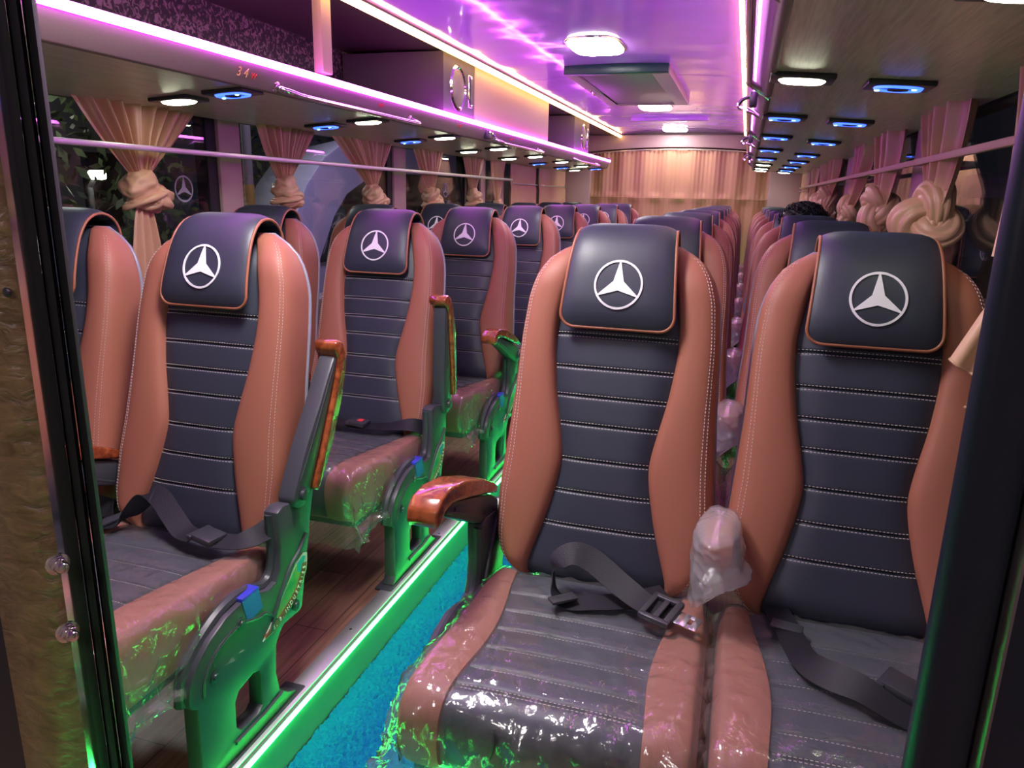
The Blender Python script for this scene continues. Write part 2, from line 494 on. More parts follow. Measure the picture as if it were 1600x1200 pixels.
def pillar(name, side, y0, y1, tan0):
    s = -1 if side == 'left' else 1
    xw = WL if side == 'left' else WR
    mb = MB().box((xw + s * .06, tan0, .60), (xw - s * .018, y1, 1.40), .008)
    mb.box((xw + s * .05, y0, .60), (xw - s * .006, tan0, 1.40), .003, mi=1)
    struct(name, mb, [M['pillar'], M['rubber']])
LP = [(2.375, 2.56, 2.43), (3.84, 4.06, 3.90), (5.02, 5.10, 5.05), (5.33, 5.46, 5.36), (5.80, 5.92, 5.82), (6.70, 6.80, 6.78)]
RP = [(2.58, 2.97, 2.68), (4.42, 4.86, 4.46), (6.05, 6.25, 6.10)]
for i, p in enumerate(LP): pillar('trim_%d' % (10 + i), 'left', *p)
for i, p in enumerate(RP): pillar('trim_%d' % (20 + i), 'right', *p)

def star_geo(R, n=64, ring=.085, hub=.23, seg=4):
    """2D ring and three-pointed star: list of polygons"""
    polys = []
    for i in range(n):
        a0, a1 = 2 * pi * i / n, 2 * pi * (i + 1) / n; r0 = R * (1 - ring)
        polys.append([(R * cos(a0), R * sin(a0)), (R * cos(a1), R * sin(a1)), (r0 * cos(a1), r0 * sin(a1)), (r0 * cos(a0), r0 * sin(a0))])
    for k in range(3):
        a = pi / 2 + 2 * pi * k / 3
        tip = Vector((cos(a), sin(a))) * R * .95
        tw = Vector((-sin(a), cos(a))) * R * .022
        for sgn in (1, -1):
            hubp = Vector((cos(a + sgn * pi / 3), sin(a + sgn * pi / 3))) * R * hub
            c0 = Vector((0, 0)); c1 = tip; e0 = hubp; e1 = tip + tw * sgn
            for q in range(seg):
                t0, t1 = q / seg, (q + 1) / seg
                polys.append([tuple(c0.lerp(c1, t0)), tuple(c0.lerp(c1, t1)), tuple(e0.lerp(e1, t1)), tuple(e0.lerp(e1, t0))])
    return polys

wn = 1
def window(side, y0, y1, star=None):
    global wn
    s = -1 if side == 'left' else 1
    xw = WL if side == 'left' else WR
    o = struct('window_%d' % wn, MB().box((xw, y0, .61), (xw + s * .004, y1, 1.39)), M['glass'])
    wn += 1
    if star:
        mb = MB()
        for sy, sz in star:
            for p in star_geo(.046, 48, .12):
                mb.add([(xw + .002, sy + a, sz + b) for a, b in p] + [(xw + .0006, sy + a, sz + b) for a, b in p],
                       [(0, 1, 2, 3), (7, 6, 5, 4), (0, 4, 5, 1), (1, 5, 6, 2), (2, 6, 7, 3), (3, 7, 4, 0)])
        d = mb.build('pane_star', M['grey_star'], o, smooth=None)  # thin flat grey star laid on the inner face of the pane
    return o
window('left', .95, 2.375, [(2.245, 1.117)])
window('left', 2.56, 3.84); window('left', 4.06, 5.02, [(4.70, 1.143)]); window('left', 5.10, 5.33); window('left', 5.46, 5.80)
window('left', 5.92, 6.70); window('left', 6.80, 7.98)
window('right', .5, 2.58); window('right', 2.97, 4.42); window('right', 4.86, 6.05); window('right', 6.25, 7.98)

# rear wall, header and corner pillars
struct('wall_rear', MB().box((-2.02, Y1, -.2), (.66, Y1 + .08, 1.95)), M['wall'])
mb = MB()
hp = [(x, 1.625 - .045 * ((x - AX) / .9) ** 2) for x in lin(-1.75, .39, 17)]
mb.prism(hp + [(.39, 1.74), (-1.75, 1.74)], 'y', 7.93, 8.1, .004)
struct('trim_30', mb, M['pillar'])
struct('trim_31', MB().box((-1.92, 7.86, 0), (-1.58, 8.1, 1.42), .02), M['pillar'])
struct('trim_32', MB().box((.19, 7.86, 0), (.56, 8.1, 1.42), .02), M['pillar'])
# cabin in front, behind the camera
struct('wall_front', MB().box((-2.02, Y0 - .08, -.2), (.66, Y0, 1.95)), M['wall'])

# ceiling
def ceil_z(x): return 1.775 - .028 * ((x - AX) / .62) ** 2
xs = lin(-1.292, -.068, 25)
mb = MB().prism([(x, ceil_z(x)) for x in xs] + [(-.068, 1.86), (-1.292, 1.86)], 'y', 4.334, Y1)
mb.prism([(x, ceil_z(x)) for x in xs] + [(-.068, 1.86), (-1.292, 1.86)], 'y', Y0, 4.328)
mb.box((-1.292, 4.327, 1.79), (-.068, 4.335, 1.86))
mb.box((-2.0, Y0, 1.78), (-1.292, Y1, 1.86)); mb.box((-.068, Y0, 1.78), (.66, Y1, 1.86))
struct('ceiling', mb, M['ceiling'], 60)
o = MB().box((-1.0, 6.55, 1.746), (-.36, 6.62, 1.778), .006).build('trim_33', M['ceiling']); o['kind'] = 'structure'

# ------------------------------------------------------------------ racks
def rack(side):
    X = (lambda x: x) if side == 'left' else (lambda x: -1.35 - x)
    ya, yb = .75, 7.64
    t = empty('luggage_rack', (0, 0, 0))
    MB().prism([(X(-1.385), 1.403), (X(-1.90), 1.368), (X(-1.90), 1.385), (X(-1.385), 1.42)], 'y', ya, yb).build('underside_panel', M['rack_under'], t)
    fp = [(-1.388, 1.400), (-1.380, 1.397), (-1.370, 1.402), (-1.350, 1.448), (-1.341, 1.470), (-1.345, 1.474), (-1.352, 1.474), (-1.362, 1.470), (-1.388, 1.425)]
    MB().prism([(X(a), b) for a, b in fp], 'y', ya, yb).build('front_face', M['rack_face'], t, 50)
    MB().prism([(X(-1.36), 1.462), (X(-1.89), 1.432), (X(-1.89), 1.386), (X(-1.385), 1.421)], 'y', ya, yb - .01).build('shelf_board', M['rack_face'], t)
    MB().prism([(X(-1.292 if side == 'left' else -1.278), 1.738), (X(-1.90), 1.752), (X(-1.90), 1.78), (X(-1.292 if side == 'left' else -1.278), 1.779)], 'y', ya, 8.0).build('top_board', M['rack_board'], t)
    MB().box((X(-1.89), ya, 1.44), (X(-1.862), yb, 1.752)).build('back_panel', M['leopard'], t)
    MB().prism([(X(-1.388), 1.398), (X(-1.336), 1.492), (X(-1.336), 1.50), (X(-1.90), 1.50), (X(-1.90), 1.37)], 'y', yb - .004, yb + .012).build('end_cap', M['rack_face'], t)
    if side == 'left':
        MB().box((-1.372, 2.245, 1.49), (-1.338, 2.305, 1.738), .003).build('divider_post', M['peach'], t)
    tag(t, 'long overhead luggage rack above the %s windows' % side + (' with spotted fabric back panel' if side == 'left' else ' seen from below with dark wood underside'), 'luggage rack')
    # magenta strip on the face, warm strip along the upper board
    q = [(-1.3455, 1.4595), (-1.3375, 1.460), (-1.3345, 1.469), (-1.335, 1.479), (-1.3435, 1.479), (-1.3405, 1.470)]
    if side == 'right': q = [(-1.3420, 1.463), (-1.3385, 1.4635), (-1.3365, 1.472), (-1.3370, 1.479), (-1.3435, 1.479)]
    o = MB().prism([(X(a), b) for a, b in q], 'y', ya, yb - .02, .001).build('magenta_led_strip', M['magenta'])
    tag(o, 'glowing magenta LED strip along the lower edge of the %s luggage rack' % side, 'LED strip')
    q = [(-1.309, 1.716), (-1.291, 1.718), (-1.287, 1.732), (-1.292, 1.739), (-1.309, 1.738)]
    W = X if side == 'left' else (lambda x: -1.37 - x)
    o = MB().prism([(W(a), b) for a, b in q], 'y', ya, 8.02 if side == 'left' else 7.75, .001).build('warm_led_strip', M['warm'])
    tag(o, 'glowing warm yellow LED strip where the ceiling meets the %s luggage rack' % side, 'LED strip')
    return t
rack('left'); rack('right')

# filler panel and speaker boxes on the left rack
o = box('filler_panel', (-1.366, 3.684, 1.478), (-1.345, 5.15, 1.736), M['peach'], bev=.002)
tag(o, 'plain peach coloured panel closing the left rack behind the nearer speaker', 'panel')
def speaker(y0, y1, cy, label):
    t = empty('speaker_box', (0, 0, 0))
    MB().box((-1.855, y0, 1.474), (-1.348, y1, 1.736), .004).build('cabinet', M['speaker_carpet'], t)
    cz = 1.600
    MB().lathe([(.101, -1.348), (.101, -1.338), (.090, -1.332), (.084, -1.338)], 'x', (0, cy, cz), 40).build('trim_ring', M['chrome'], t)
    mb = MB().lathe([(.084, -1.345), (.081, -1.337), (.05, -1.330), (.02, -1.327), (.002, -1.326)], 'x', (0, cy, cz), 40)
    for r in (.02, .033, .046, .060, .075):
        mb.tube([(-1.3285 - (r / .084) ** 2 * .009, cy + r * cos(a), cz + r * sin(a)) for a in lin(0, 2 * pi, 33)[:-1]], .0016, 5, closed=True)
    mb.build('grille', M['gold_grille'], t)
    s = MB().box((-1.350, y1 - .095, 1.53), (-1.340, y1 - .045, 1.68), .012, 3).build('tweeter_plate', M['chrome'], t)
    MB().box((-1.342, y1 - .085, 1.545), (-1.337, y1 - .055, 1.665), .004).build('horn', M['black_plastic'], s)
    tag(t, label, 'speaker')
speaker(3.28, 3.68, 3.435, 'dark carpeted speaker box with round grille in the left rack before the peach panel')
speaker(5.98, 6.55, 6.30, 'dark speaker box with round grille far back in left rack beyond peach panel')

# lettering on the rack face
def face_text(parts, y, z0, size, label, cat='seat number'):
    n = Vector((.88, 0, -.42)).normalized(); up = Vector((.42, 0, .88)).normalized(); ri = Vector((0, -1, 0))
    t = empty('seat_number', (-1.359, y, z0))
    ri = Vector((0, 1, 0))
    off = 0
    for ch, m, adv in parts:
        vs, fs = text_mesh(ch, size)
        MB().add([ri * (a + off) + up * b + n * (c + .0022) for a, b, c in vs], fs).build('letter', m, t, None)
        off += adv
    tag(t, label, cat)
face_text([('3', M['gold_paint'], .030), ('4', M['gold_paint'], .034), ('w', M['red_paint'], .03)], 1.835, 1.421, .036, 'gold and red painted seat number on the left rack face nearest the door')
for k, yy in enumerate((2.66, 3.48, 4.32)):
    t = MB()
    for q in range(4):
        n = Vector((.88, 0, -.42)).normalized(); up = Vector((.42, 0, .88)).normalized()
        a = yy + q * .011; b = .013
        base = Vector((-1.3562, 0, 1.431))
        for seg in (((0, 0), (0, b)), ((0, b), (.006, b * .8)), ((0, b * .5), (.006, b * .5))):
            (y0_, h0), (y1_, h1) = seg
            t.tube([base + Vector((0, a + y0_, 0)) + up * h0, base + Vector((0, a + y1_, 0)) + up * h1], .0010, 5)
    o = t.build('seat_number', M['red_paint'])
    tag(o, 'small red painted seat mark on the left rack face, %s one behind the gold number' % ORD[k], 'seat number')

# grab handles
def handle(side, y0, y1, label):
    X = (lambda x: x) if side == 'left' else mirx
    zc, xo = 1.413, -1.322
    path = [(X(-1.366), y0, 1.417), (X(-1.345), y0 + .004, 1.409), (X(xo - .004), y0 + .03, 1.402), (X(xo), y0 + .10, 1.397),
            (X(xo), (y0 + y1) / 2, 1.397), (X(xo), y1 - .03, 1.397), (X(xo - .008), y1 - .006, 1.402), (X(-1.345), y1, 1.409), (X(-1.366), y1, 1.417)]
    t = empty('grab_handle', (0, 0, 0))
    MB().tube(catmull(path, 5), .0085, 10).build('rail', M['chrome'], t, 60)
    for yy in (y0, y1):
        o = MB().lathe([(.017, 0), (.017, .006), (.010, .010)], 'x', (0, 0, 0), 16).build('mount', M['chrome'], t, 40)
        o.location = (X(-1.370), yy, 1.4185); o.rotation_euler = (0, radians(22) if side == 'left' else radians(158), 0)
    tag(t, label, 'grab handle', None)
for k, (a, b) in enumerate(((2.02, 2.95), (4.06, 4.95), (6.05, 6.95))):
    handle('left', a, b, 'chrome grab handle under the left rack, %s from the door' % ORD[k])

def rhandle(y0, y1, label):
    t = empty('grab_handle', (0, 0, 0))
    z = 1.440; xa, xo = .006, -.024
    path = [(xa + .02, y0, z - .03), (xo + .02, y0 + .01, z - .012), (xo, y0 + .03, z - .002), (xo, y0 + .08, z), (xo, (y0 + y1) / 2, z), (xo, y1 - .08, z), (xo, y1 - .02, z - .002), (xo + .018, y1, z - .012), (xa + .03, y1 + .008, z - .040)]
    MB().tube(catmull(path, 5), .010, 10).build('rail', M['chrome'], t, 60)
    tag(t, label, 'grab handle')
for k, (a, b) in enumerate(((1.25, 2.30), (2.95, 3.85), (4.6, 5.5), (6.2, 7.0))):
    rhandle(a, b, 'chrome grab handle under the right rack, %s from the front' % ORD[k])

def hook(side, y, label):
    X = (lambda x: x) if side == 'left' else mirx
    t = empty('coat_hook', (0, 0, 0))
    MB().box((X(-1.362), y - .03, 1.408), (X(-1.338), y + .03, 1.452), .005).build('plate', M['black_plastic'], t)
    MB().tube(catmull([(X(-1.340), y, 1.440), (X(-1.318), y, 1.430), (X(-1.306), y, 1.412), (X(-1.318), y, 1.402)], 4), .006, 8).build('peg', M['chrome'], t)
    tag(t, label, 'coat hook')
hook('left', 3.90, 'small dark coat hook on the left rack face before the second grab handle')
hook('right', 2.60, 'small dark coat hook on the right rack face behind the nearest handle')
hook('right', 4.20, 'small dark coat hook on the right rack face behind the second handle')
hook('right', 5.85, 'small dark coat hook on the right rack face near the rear curtain')

# reading lights and vents under the racks
def ring(cx, cy, cz, a, b, wa, wb, h, n=40):
    vs = []; fs = []
    for k in range(n):
        g = 2 * pi * k / n
        c, s = cos(g), sin(g)
        e = lambda q, p: math.copysign(abs(q) ** p, q)
        c2, s2 = e(c, .75), e(s, .75)
        vs += [(cx + a * c2, cy + b * s2, cz), (cx + (a - wa * .3) * c2, cy + (b - wb * .3) * s2, cz - h),
               (cx + (a - wa) * c2, cy + (b - wb) * s2, cz - h), (cx + (a - wa) * c2, cy + (b - wb) * s2, cz)]
    for k in range(n):
        j = (k + 1) % n
        for q in range(4): fs.append((k * 4 + q, k * 4 + (q + 1) % 4, j * 4 + (q + 1) % 4, j * 4 + q))
    return vs, fs

def read_proto(kind):
    t = empty('reading_light' if kind == 'W' else 'air_vent')
    MB().box((-.070, -.052, -.006), (.070, .052, .006), .003).build('mounting_plate', M['black_plastic'], t)
    if kind == 'W':
        MB().add(*ring(0, 0, -.0055, .052, .040, .024, .020, .005)).build('led_ring', M['read'], t)
        MB().box((-.024, -.014, -.0085), (.024, .014, -.005), .002).build('centre_grille', M['black_plastic'], t)
    else:
        MB().add(*ring(0, 0, -.0055, .052, .040, .010, .0095, .005)).build('led_ring', M['blue'], t)
        MB().lathe([(.024, -.0055), (.022, -.011), (.012, -.012), (.010, -.008)], 'z', (0, 0, 0), 20).build('nozzle', M['black_plastic'], t)
        for sx in (-.042, .030):
            MB().lathe([(.006, -.0100), (.005, -.0125), (.002, -.013)], 'z', (sx, .012 if sx < 0 else -.022, 0), 10).build('led_dot', M['blue_white'], t)
    return t
PR = {'W': read_proto('W'), 'B': read_proto('B')}; used = set()
def under_z(x):
    xx = x if x < AX else mirx(x)
    return 1.403 + (1.368 - 1.403) * (xx + 1.385) / (-1.90 + 1.385)
def place_lamp(kind, x, y, label, group):
    if kind in used: o = copy_tree(PR[kind])
    else: o = PR[kind]; used.add(kind)
    tilt = math.atan2(.035, .515)
    o.location = (x, y, under_z(x) - .005); o.rotation_euler = (0, -tilt if x < AX else tilt, 0)
    tag(o, label, 'reading light' if kind == 'W' else 'air vent', group)
LI = [(1.95, 'B'), (2.78, 'W'), (3.58, 'W'), (4.43, 'W'), (5.27, 'W'), (6.08, 'W'), (6.87, 'W'), (7.52, 'B')]
LO = [(1.97, 'W'), (2.81, 'B'), (3.63, 'B'), (4.48, 'W'), (5.31, 'W'), (6.13, 'B'), (6.95, 'B'), (7.5, 'W')]
RI = [(1.92, 'W'), (2.77, 'B'), (3.60, 'B'), (4.50, 'B'), (5.42, 'B'), (6.25, 'W'), (6.98, 'W'), (7.5, 'W')]
RO = [(1.13, 'W'), (1.96, 'B'), (2.81, 'B'), (3.72, 'B'), (4.72, 'B'), (5.5, 'B'), (6.3, 'B'), (7.0, 'B'), (7.5, 'W')]
for lst, x, side, row in ((LI, -1.465, 'left', 'aisle-side row'), (LO, -1.674, 'left', 'window-side row'), (RI, .095, 'right', 'aisle-side row'), (RO, .304, 'right', 'window-side row')):
    cnt = {'W': 0, 'B': 0}; tot = {k: sum(1 for a in lst if a[1] == k) for k in 'WB'}
    for y, k in lst:
        n = ORD[cnt[k]] + ' from the front'; cnt[k] += 1
        nm = 'white oval reading light' if k == 'W' else 'blue ringed air vent'
        place_lamp(k, x, y, '%s under %s rack, %s, %s of its colour' % (nm, side, row, n), '%s under the %s rack' % ('reading lights' if k == 'W' else 'air vents', side))

# ceiling lights
def dome(x, y, z, m, label, visible=True):
    t = empty('ceiling_light', (x, y, z))
    def pl(a, b): return [(a * sgn(cos(g)) * abs(cos(g)) ** .55, b * sgn(sin(g)) * abs(sin(g)) ** .55) for g in lin(0, 2 * pi, 41)[:-1]]
    sgn = lambda q: 1 if q >= 0 else -1
    MB().prism(pl(.125, .185), 'z', -.004, .012, .002).build('base_ring', M['chrome'], t)
    vs = []; fs = []; A = pl(1, 1); n = len(A)
    for (r, d) in ((1, 0), (.985, -.008), (.93, -.013), (.6, -.016), (.01, -.017)):
        vs += [(a * .115 * r, b * .175 * r, -.003 + d) for a, b in A]
    for i in range(4):
        for k in range(n): fs.append((i * n + k, i * n + (k + 1) % n, (i + 1) * n + (k + 1) % n, (i + 1) * n + k))
    MB().add(vs, fs).build('diffuser', m, t, 60)
    tag(t, label, 'ceiling light')
dome(-.705, 3.49, 1.773, M['dome'], 'bright white ceiling light nearest the camera, before the roof hatch')
dome(-.705, 5.78, 1.773, M['dome'], 'bright white ceiling light just behind the roof hatch')
dome(-.725, 7.62, 1.773, M['dome'], 'bright white ceiling light farthest back, near the rear curtain')
dome(-.705, 1.12, 1.773, M['front_fill'], 'added unseen white ceiling light above the first row of seats')  # out of view, added at the lamp spacing to light the front seats
dome(-.62, -.75, 1.773, M['cabin_fill'], 'added unseen white ceiling light in the driver cabin ahead of the partition')  # out of view, added behind the camera to light the seats frontally

# roof hatch
t = empty('roof_hatch', (0, 0, 0))
ha, hb, hc, hd = -.965, -.43, 3.97, 5.34
MB().box((ha, hc, 1.728), (hb, hc + .05, 1.775), .004).build('front_edge', M['hatch_green'], t)
mb = MB().box((ha, hc + .05, 1.728), (ha + .06, hd, 1.775), .004).box((hb - .09, hc + .05, 1.728), (hb, hd, 1.775), .004).box((ha + .06, hd - .06, 1.728), (hb - .09, hd, 1.775), .004)
mb.build('frame', M['hatch_tan'], t)
MB().box((ha + .06, hc + .05, 1.736), (hb - .09, hd - .06, 1.770), .003).build('panel', M['hatch_panel'], t)
MB().tube(catmull([(ha + .03, 4.55, 1.73), (ha + .03, 4.57, 1.716), (ha + .03, 4.67, 1.716), (ha + .03, 4.69, 1.73)], 4), .005, 8).build('pull_handle', M['chrome'], t)
tag(t, 'dark rectangular roof hatch with tan frame in the purple ceiling', 'roof hatch')

# window rails
for side, x, ya, yb in (('left', -1.815, .95, 5.86), ('right', .465, .62, 7.6)):
    t = empty('window_rail', (0, 0, 0))
    mb = MB().box((x - .006, ya, 1.229), (x + .006, yb, 1.247), .003)
    mb.build('bar', M['alu'] if side == 'left' else M['peach'], t)
    for k in range(4 if side == 'left' else 5):
        yy = ya + .5 + k * 1.45
        if yy < yb: MB().box((min(x, WL if side == 'left' else WR), yy - .008, 1.230), (max(x, WL if side == 'left' else WR), yy + .008, 1.246), .002).build('bracket', M['alu'], t)
    tag(t, 'metal rail running along the %s windows in front of the curtains' % side, 'rail')

# ------------------------------------------------------------------ seat pieces
# back frame: height h along the back, n out of the back (toward the sitter)
UB = Vector((0, .2657, .964)); NB = Vector((0, -.964, .2657)); B0 = Vector((0, -.195, .365)); LB = .6587
def BP(x, h, n): return B0 + UB * h + NB * n + Vector((x, 0, 0))

def smooth_interp(pts, v, k=.035):
    xs = [p[0] for p in pts]; ys = [p[1] for p in pts]
    return float(np.mean([np.interp(v + d, xs, ys) for d in np.linspace(-k, k, 9)]))
WP = [(-.03, .148), (0, .175), (.05, .205), (.11, .218), (.25, .222), (.4, .215), (.55, .208), (.75, .204), (.88, .197), (.95, .184), (1.0, .165), (1.04, .134), (1.06, .108)]
BPt = [(-.03, .14), (0, .150), (.1, .130), (.19, .112), (.3, .096), (.37, .090), (.45, .099), (.57, .116), (.7, .127), (.8, .127), (.92, .113), (1.0, .098), (1.06, .07)]
def wv(v): return smooth_interp(WP, v, .02 if v < 1 else .004)
def bv(v): return min(smooth_interp(BPt, v), wv(v) - .02)
def nrear(v): return float(np.interp(v, [0, .3, .85, 1.0, 1.06], [-.098, -.116, -.104, -.086, -.072]))
def gv(v):
    if v > .90: return sqrt(max(.02, 1 - ((v - .90) / .165) ** 2))
    if v < .05: return sqrt(max(.25, 1 - ((.05 - v) / .10) ** 2))
    return 1.0
def sect(v, x, n):
    nr = nrear(v); return BP(x, v * LB, nr + (n - nr) * gv(v))
SEAMS = [.163, .268, .369, .479, .567, .657, .759]
VROW = sorted(set([round(a, 4) for a in lin(-.03, .86, 46)] + [round(a, 4) for a in lin(.86, 1.06, 18)]))

def make_bolsters():
    mb = MB()
    def pts(v):
        w_, b = wv(v), bv(v); d = w_ - b
        nr = nrear(v)
        return [(b - .004, -.026), (b, -.014), (b + .05 * d, -.006), (b + .15 * d, -.001), (b + .35 * d, .002), (b + .55 * d, .002), (b + .72 * d, 0),
                (b + .84 * d, -.005), (b + .93 * d, -.014), (b + .985 * d, -.028), (w_, -.046), (w_ - .001, -.075), (w_ - .003, nr)]
    for s in (1, -1):
        rows = [[sect(v, s * x, n) for x, n in pts(v)] for v in VROW]
        k = len(rows[0]); vs = [p for r in rows for p in r]; fs = []
        for j in range(len(rows) - 1):
            for i in range(k - 1): fs.append((j * k + i, j * k + i + 1, (j + 1) * k + i + 1, (j + 1) * k + i))
        mb.add(vs, fs)
    # close the bottom and the top edge with caps that reach the back shell
    for v in (VROW[0], VROW[-1]):
        P = pts(v); nr = nrear(v)
        poly = [sect(v, x, n) for x, n in P] + [sect(v, -x, n) for x, n in P[::-1]]
        mb.add(poly, [tuple(range(len(poly)))])
    stitch_sides(mb)
    return mb.mesh('backrest', [M['tan_leather'], M['thread']], 60)

def make_insert():
    rows = sorted(set([round(a, 4) for a in lin(-.028, .80, 30)] + [round(a, 4) for a in lin(.8, 1.05, 12)] +
                      [round(s_ + d / LB, 4) for s_ in SEAMS for d in (-.014, -.008, -.005, -.003, -.0012, 0, .0012, .003, .005, .008, .014)]))
    def fn(s, v):
        b = bv(v) + .001
        dm = min(abs(v - q) for q in SEAMS) * LB
        n = -.022 + .015 * (1 - abs(s) ** 5) - .0055 * math.exp(-(dm / .0030) ** 2) * (1 - .3 * abs(s) ** 8)
        return sect(v, s * b, n)
    mb = MB().grid(fn, lin(-1, 1, 15), rows)
    stitch_insert(mb)
    return mb.mesh('back_insert', [M['black_leather'], M['thread']], 60)

def dash(mb, p, t, side, n, L=.0040, W=.00055, H=.0005):
    a = t * L / 2; s = side * W; h = n * H
    vs = [p - a - s, p + a - s, p + a + s, p - a + s]
    mb.add(vs + [q + h for q in vs], [(4, 5, 6, 7), (0, 1, 5, 4), (1, 2, 6, 5), (2, 3, 7, 6), (3, 0, 4, 7)], 1)

def stitch_insert(mb):
    for q in SEAMS:
        for d in (-.0040, .0040):
            v = q + d / LB; b = bv(v) - .006
            k = int(2 * b / .0066)
            for i in range(k + 1):
                x = -b + 2 * b * i / k; s = x / (bv(v) + .001)
                n = -.022 + .015 * (1 - abs(s) ** 5) - .0055 * math.exp(-(.0040 / .0030) ** 2)
                dash(mb, sect(v, x, n + .0002), Vector((1, 0, 0)), UB, NB)
def stitch_sides(mb):
    for s in (1, -1):
        for off in (.80, .87):
            v = .02
            while v < 1.02:
                w_, b = wv(v), bv(v); d = w_ - b; x = b + off * d
                n = float(np.interp(off, [.55, .72, .84, .93], [.002, 0, -.005, -.014]))
                p = sect(v, s * x, n + .0006)
                v2 = v + .01; w2, b2 = wv(v2), bv(v2); p2 = sect(v2, s * (b2 + off * (w2 - b2)), n + .0006)
                dash(mb, p, (p2 - p).normalized(), Vector((s * .9, 0, 0)) , (NB + Vector((s * .5, 0, 0))).normalized())
                v += .0105

def make_shell():
    rows = [v for v in lin(-.03, 1.06, 34)]
    us = lin(-1, 1, 17)
    def fn(u, v):
        nr = nrear(v); e = abs(u)
        dep = float(np.interp(v, [-.03, .1, .5, .9, 1.06], [.012, .034, .042, .030, .010]))
        x = u * (wv(v) + .002)
        return BP(x, v * LB, nr + .004 - (dep * (1 - e ** 4) + .010 * (1 - e ** 20)))
    mb = MB().grid(fn, us, rows)
    def rim(u, v):
        return None
    # outer lip round the edge
    L = [BP(-(wv(v) - .0015), v * LB, nrear(v) + .003) for v in rows]; R = [BP(wv(v) - .0015, v * LB, nrear(v) + .003) for v in rows]
    mb.tube(L + R[::-1], .0045, 6)
    return mb.mesh('back_shell', M['grey_shell'], 70)

# headrest pad draped over the top
PAD = [(.600, -.118), (.655, -.121), (.700, -.112), (.724, -.088), (.730, -.058), (.720, -.028), (.694, -.004), (.654, .011), (.602, .018), (.552, .020), (.514, .015)]
PP = catmull([(0, h, n) for h, n in PAD], 6)
PAD_H = [p.y for p in PP]; PAD_N = [p.z for p in PP]
PLEN = [0.0]
for i in range(1, len(PP)): PLEN.append(PLEN[-1] + (PP[i] - PP[i - 1]).length)
PT = PLEN[-1]
def pad_hw(l):
    t = l / PT
    hw = .100 + .016 * max(0, (t - .45) / .55)
    d = PT - l
    if d < .030: hw -= .030 - sqrt(max(0, .030 ** 2 - (.030 - d) ** 2))
    return hw
def pad_pt(s, l, lift):
    h = float(np.interp(l, PLEN, PAD_H)); n = float(np.interp(l, PLEN, PAD_N))
    e = 1e-3; h2 = float(np.interp(min(l + e, PT), PLEN, PAD_H)); n2 = float(np.interp(min(l + e, PT), PLEN, PAD_N))
    h1 = float(np.interp(max(l - e, 0), PLEN, PAD_H)); n1 = float(np.interp(max(l - e, 0), PLEN, PAD_N))
    t = Vector((0, h2 - h1, n2 - n1)).normalized(); q = Vector((0, t.z, -t.y)) * -1
    # outward normal in the (h, n) plane
    q = Vector((0, -t.z, t.y)); q = q if q.dot(Vector((0, .45, .9))) > 0 or l < PT * .3 else -q
    if l < PT * .3 and q.z > 0: q = -q if q.y < .2 else q
    return BP(s * pad_hw(l), h + q.y * lift, n + q.z * lift)
def pad_bulge(s, l):
    d = min(PT - l, l) / .05
    return .013 * (1 - abs(s) ** 6) * min(1, sqrt(max(0, d)))
def make_pad():
    ls = sorted(set(lin(0, PT, 40) + [PT - .03 * (1 - cos(a)) for a in lin(0, pi / 2, 8)]))
    ss = [-1, -.985, -.95, -.88, -.75, -.5, -.25, 0, .25, .5, .75, .88, .95, .985, 1]
    mb = MB()
    mb.grid(lambda s, l: pad_pt(s, l, pad_bulge(s, l)), ss, ls)
    mb.grid(lambda s, l: pad_pt(s, l, -.010 * (1 - abs(s) ** 6) * min(1, sqrt(max(0, min(PT - l, l) / .05)))), ss, ls)
    return mb.mesh('headrest_pad', M['black_leather'], 180)
def make_piping():
    ls = [l for l in lin(PT * .12, PT - .031, 26)] + [PT - .03 * (1 - sin(a)) for a in lin(.05, pi / 2, 8)]
    path = [pad_pt(-1, l, 0) for l in ls] + [pad_pt(s, PT, 0) for s in (-.6, -.2, .2, .6)] + [pad_pt(1, l, 0) for l in ls[::-1]]
    return MB().tube(path, .0034, 7).mesh('piping', M['piping'], 180)
def make_star():
    mb = MB(); ch = .600
    cl = float(np.interp(-ch, [-h for h in PAD_H[PAD_H.index(max(PAD_H)):]], PLEN[PAD_H.index(max(PAD_H)):]))
    for p in star_geo(.0485, 72, .085, .25):
        top = []; bot = []
        for a, b in p:
            l = cl - b; s = a / pad_hw(l)
            lift = pad_bulge(s, l)
            top.append(pad_pt(s, l, lift + .0022)); bot.append(pad_pt(s, l, lift - .001))
        mb.add(top + bot, [(0, 1, 2, 3), (0, 4, 5, 1), (1, 5, 6, 2), (2, 6, 7, 3), (3, 7, 4, 0)])
    return mb.mesh('star_emblem', M['silver_embroidery'], None, weld=False)

# cushion
CT = [(-.155, .330), (-.185, .358), (-.235, .366), (-.32, .371), (-.43, .380), (-.53, .392), (-.59, .397), (-.632, .394), (-.655, .381), (-.668, .358), (-.670, .325), (-.664, .290), (-.650, .268)]
CPt = catmull([(0, y, z) for y, z in CT], 5)
CL = [0.0]
for i in range(1, len(CPt)): CL.append(CL[-1] + (CPt[i] - CPt[i - 1]).length)
CTOT = CL[-1]
def cpt(l):
    y = float(np.interp(l, CL, [p.y for p in CPt])); z = float(np.interp(l, CL, [p.z for p in CPt]))
    e = .004; a = Vector((0, np.interp(min(l + e, CTOT), CL, [p.y for p in CPt]) - np.interp(max(l - e, 0), CL, [p.y for p in CPt]),
                          np.interp(min(l + e, CTOT), CL, [p.z for p in CPt]) - np.interp(max(l - e, 0), CL, [p.z for p in CPt])))
    a.normalize(); q = Vector((0, a.z, -a.y))
    return Vector((0, y, z)), q   # q points out of the cushion
CHW = .217
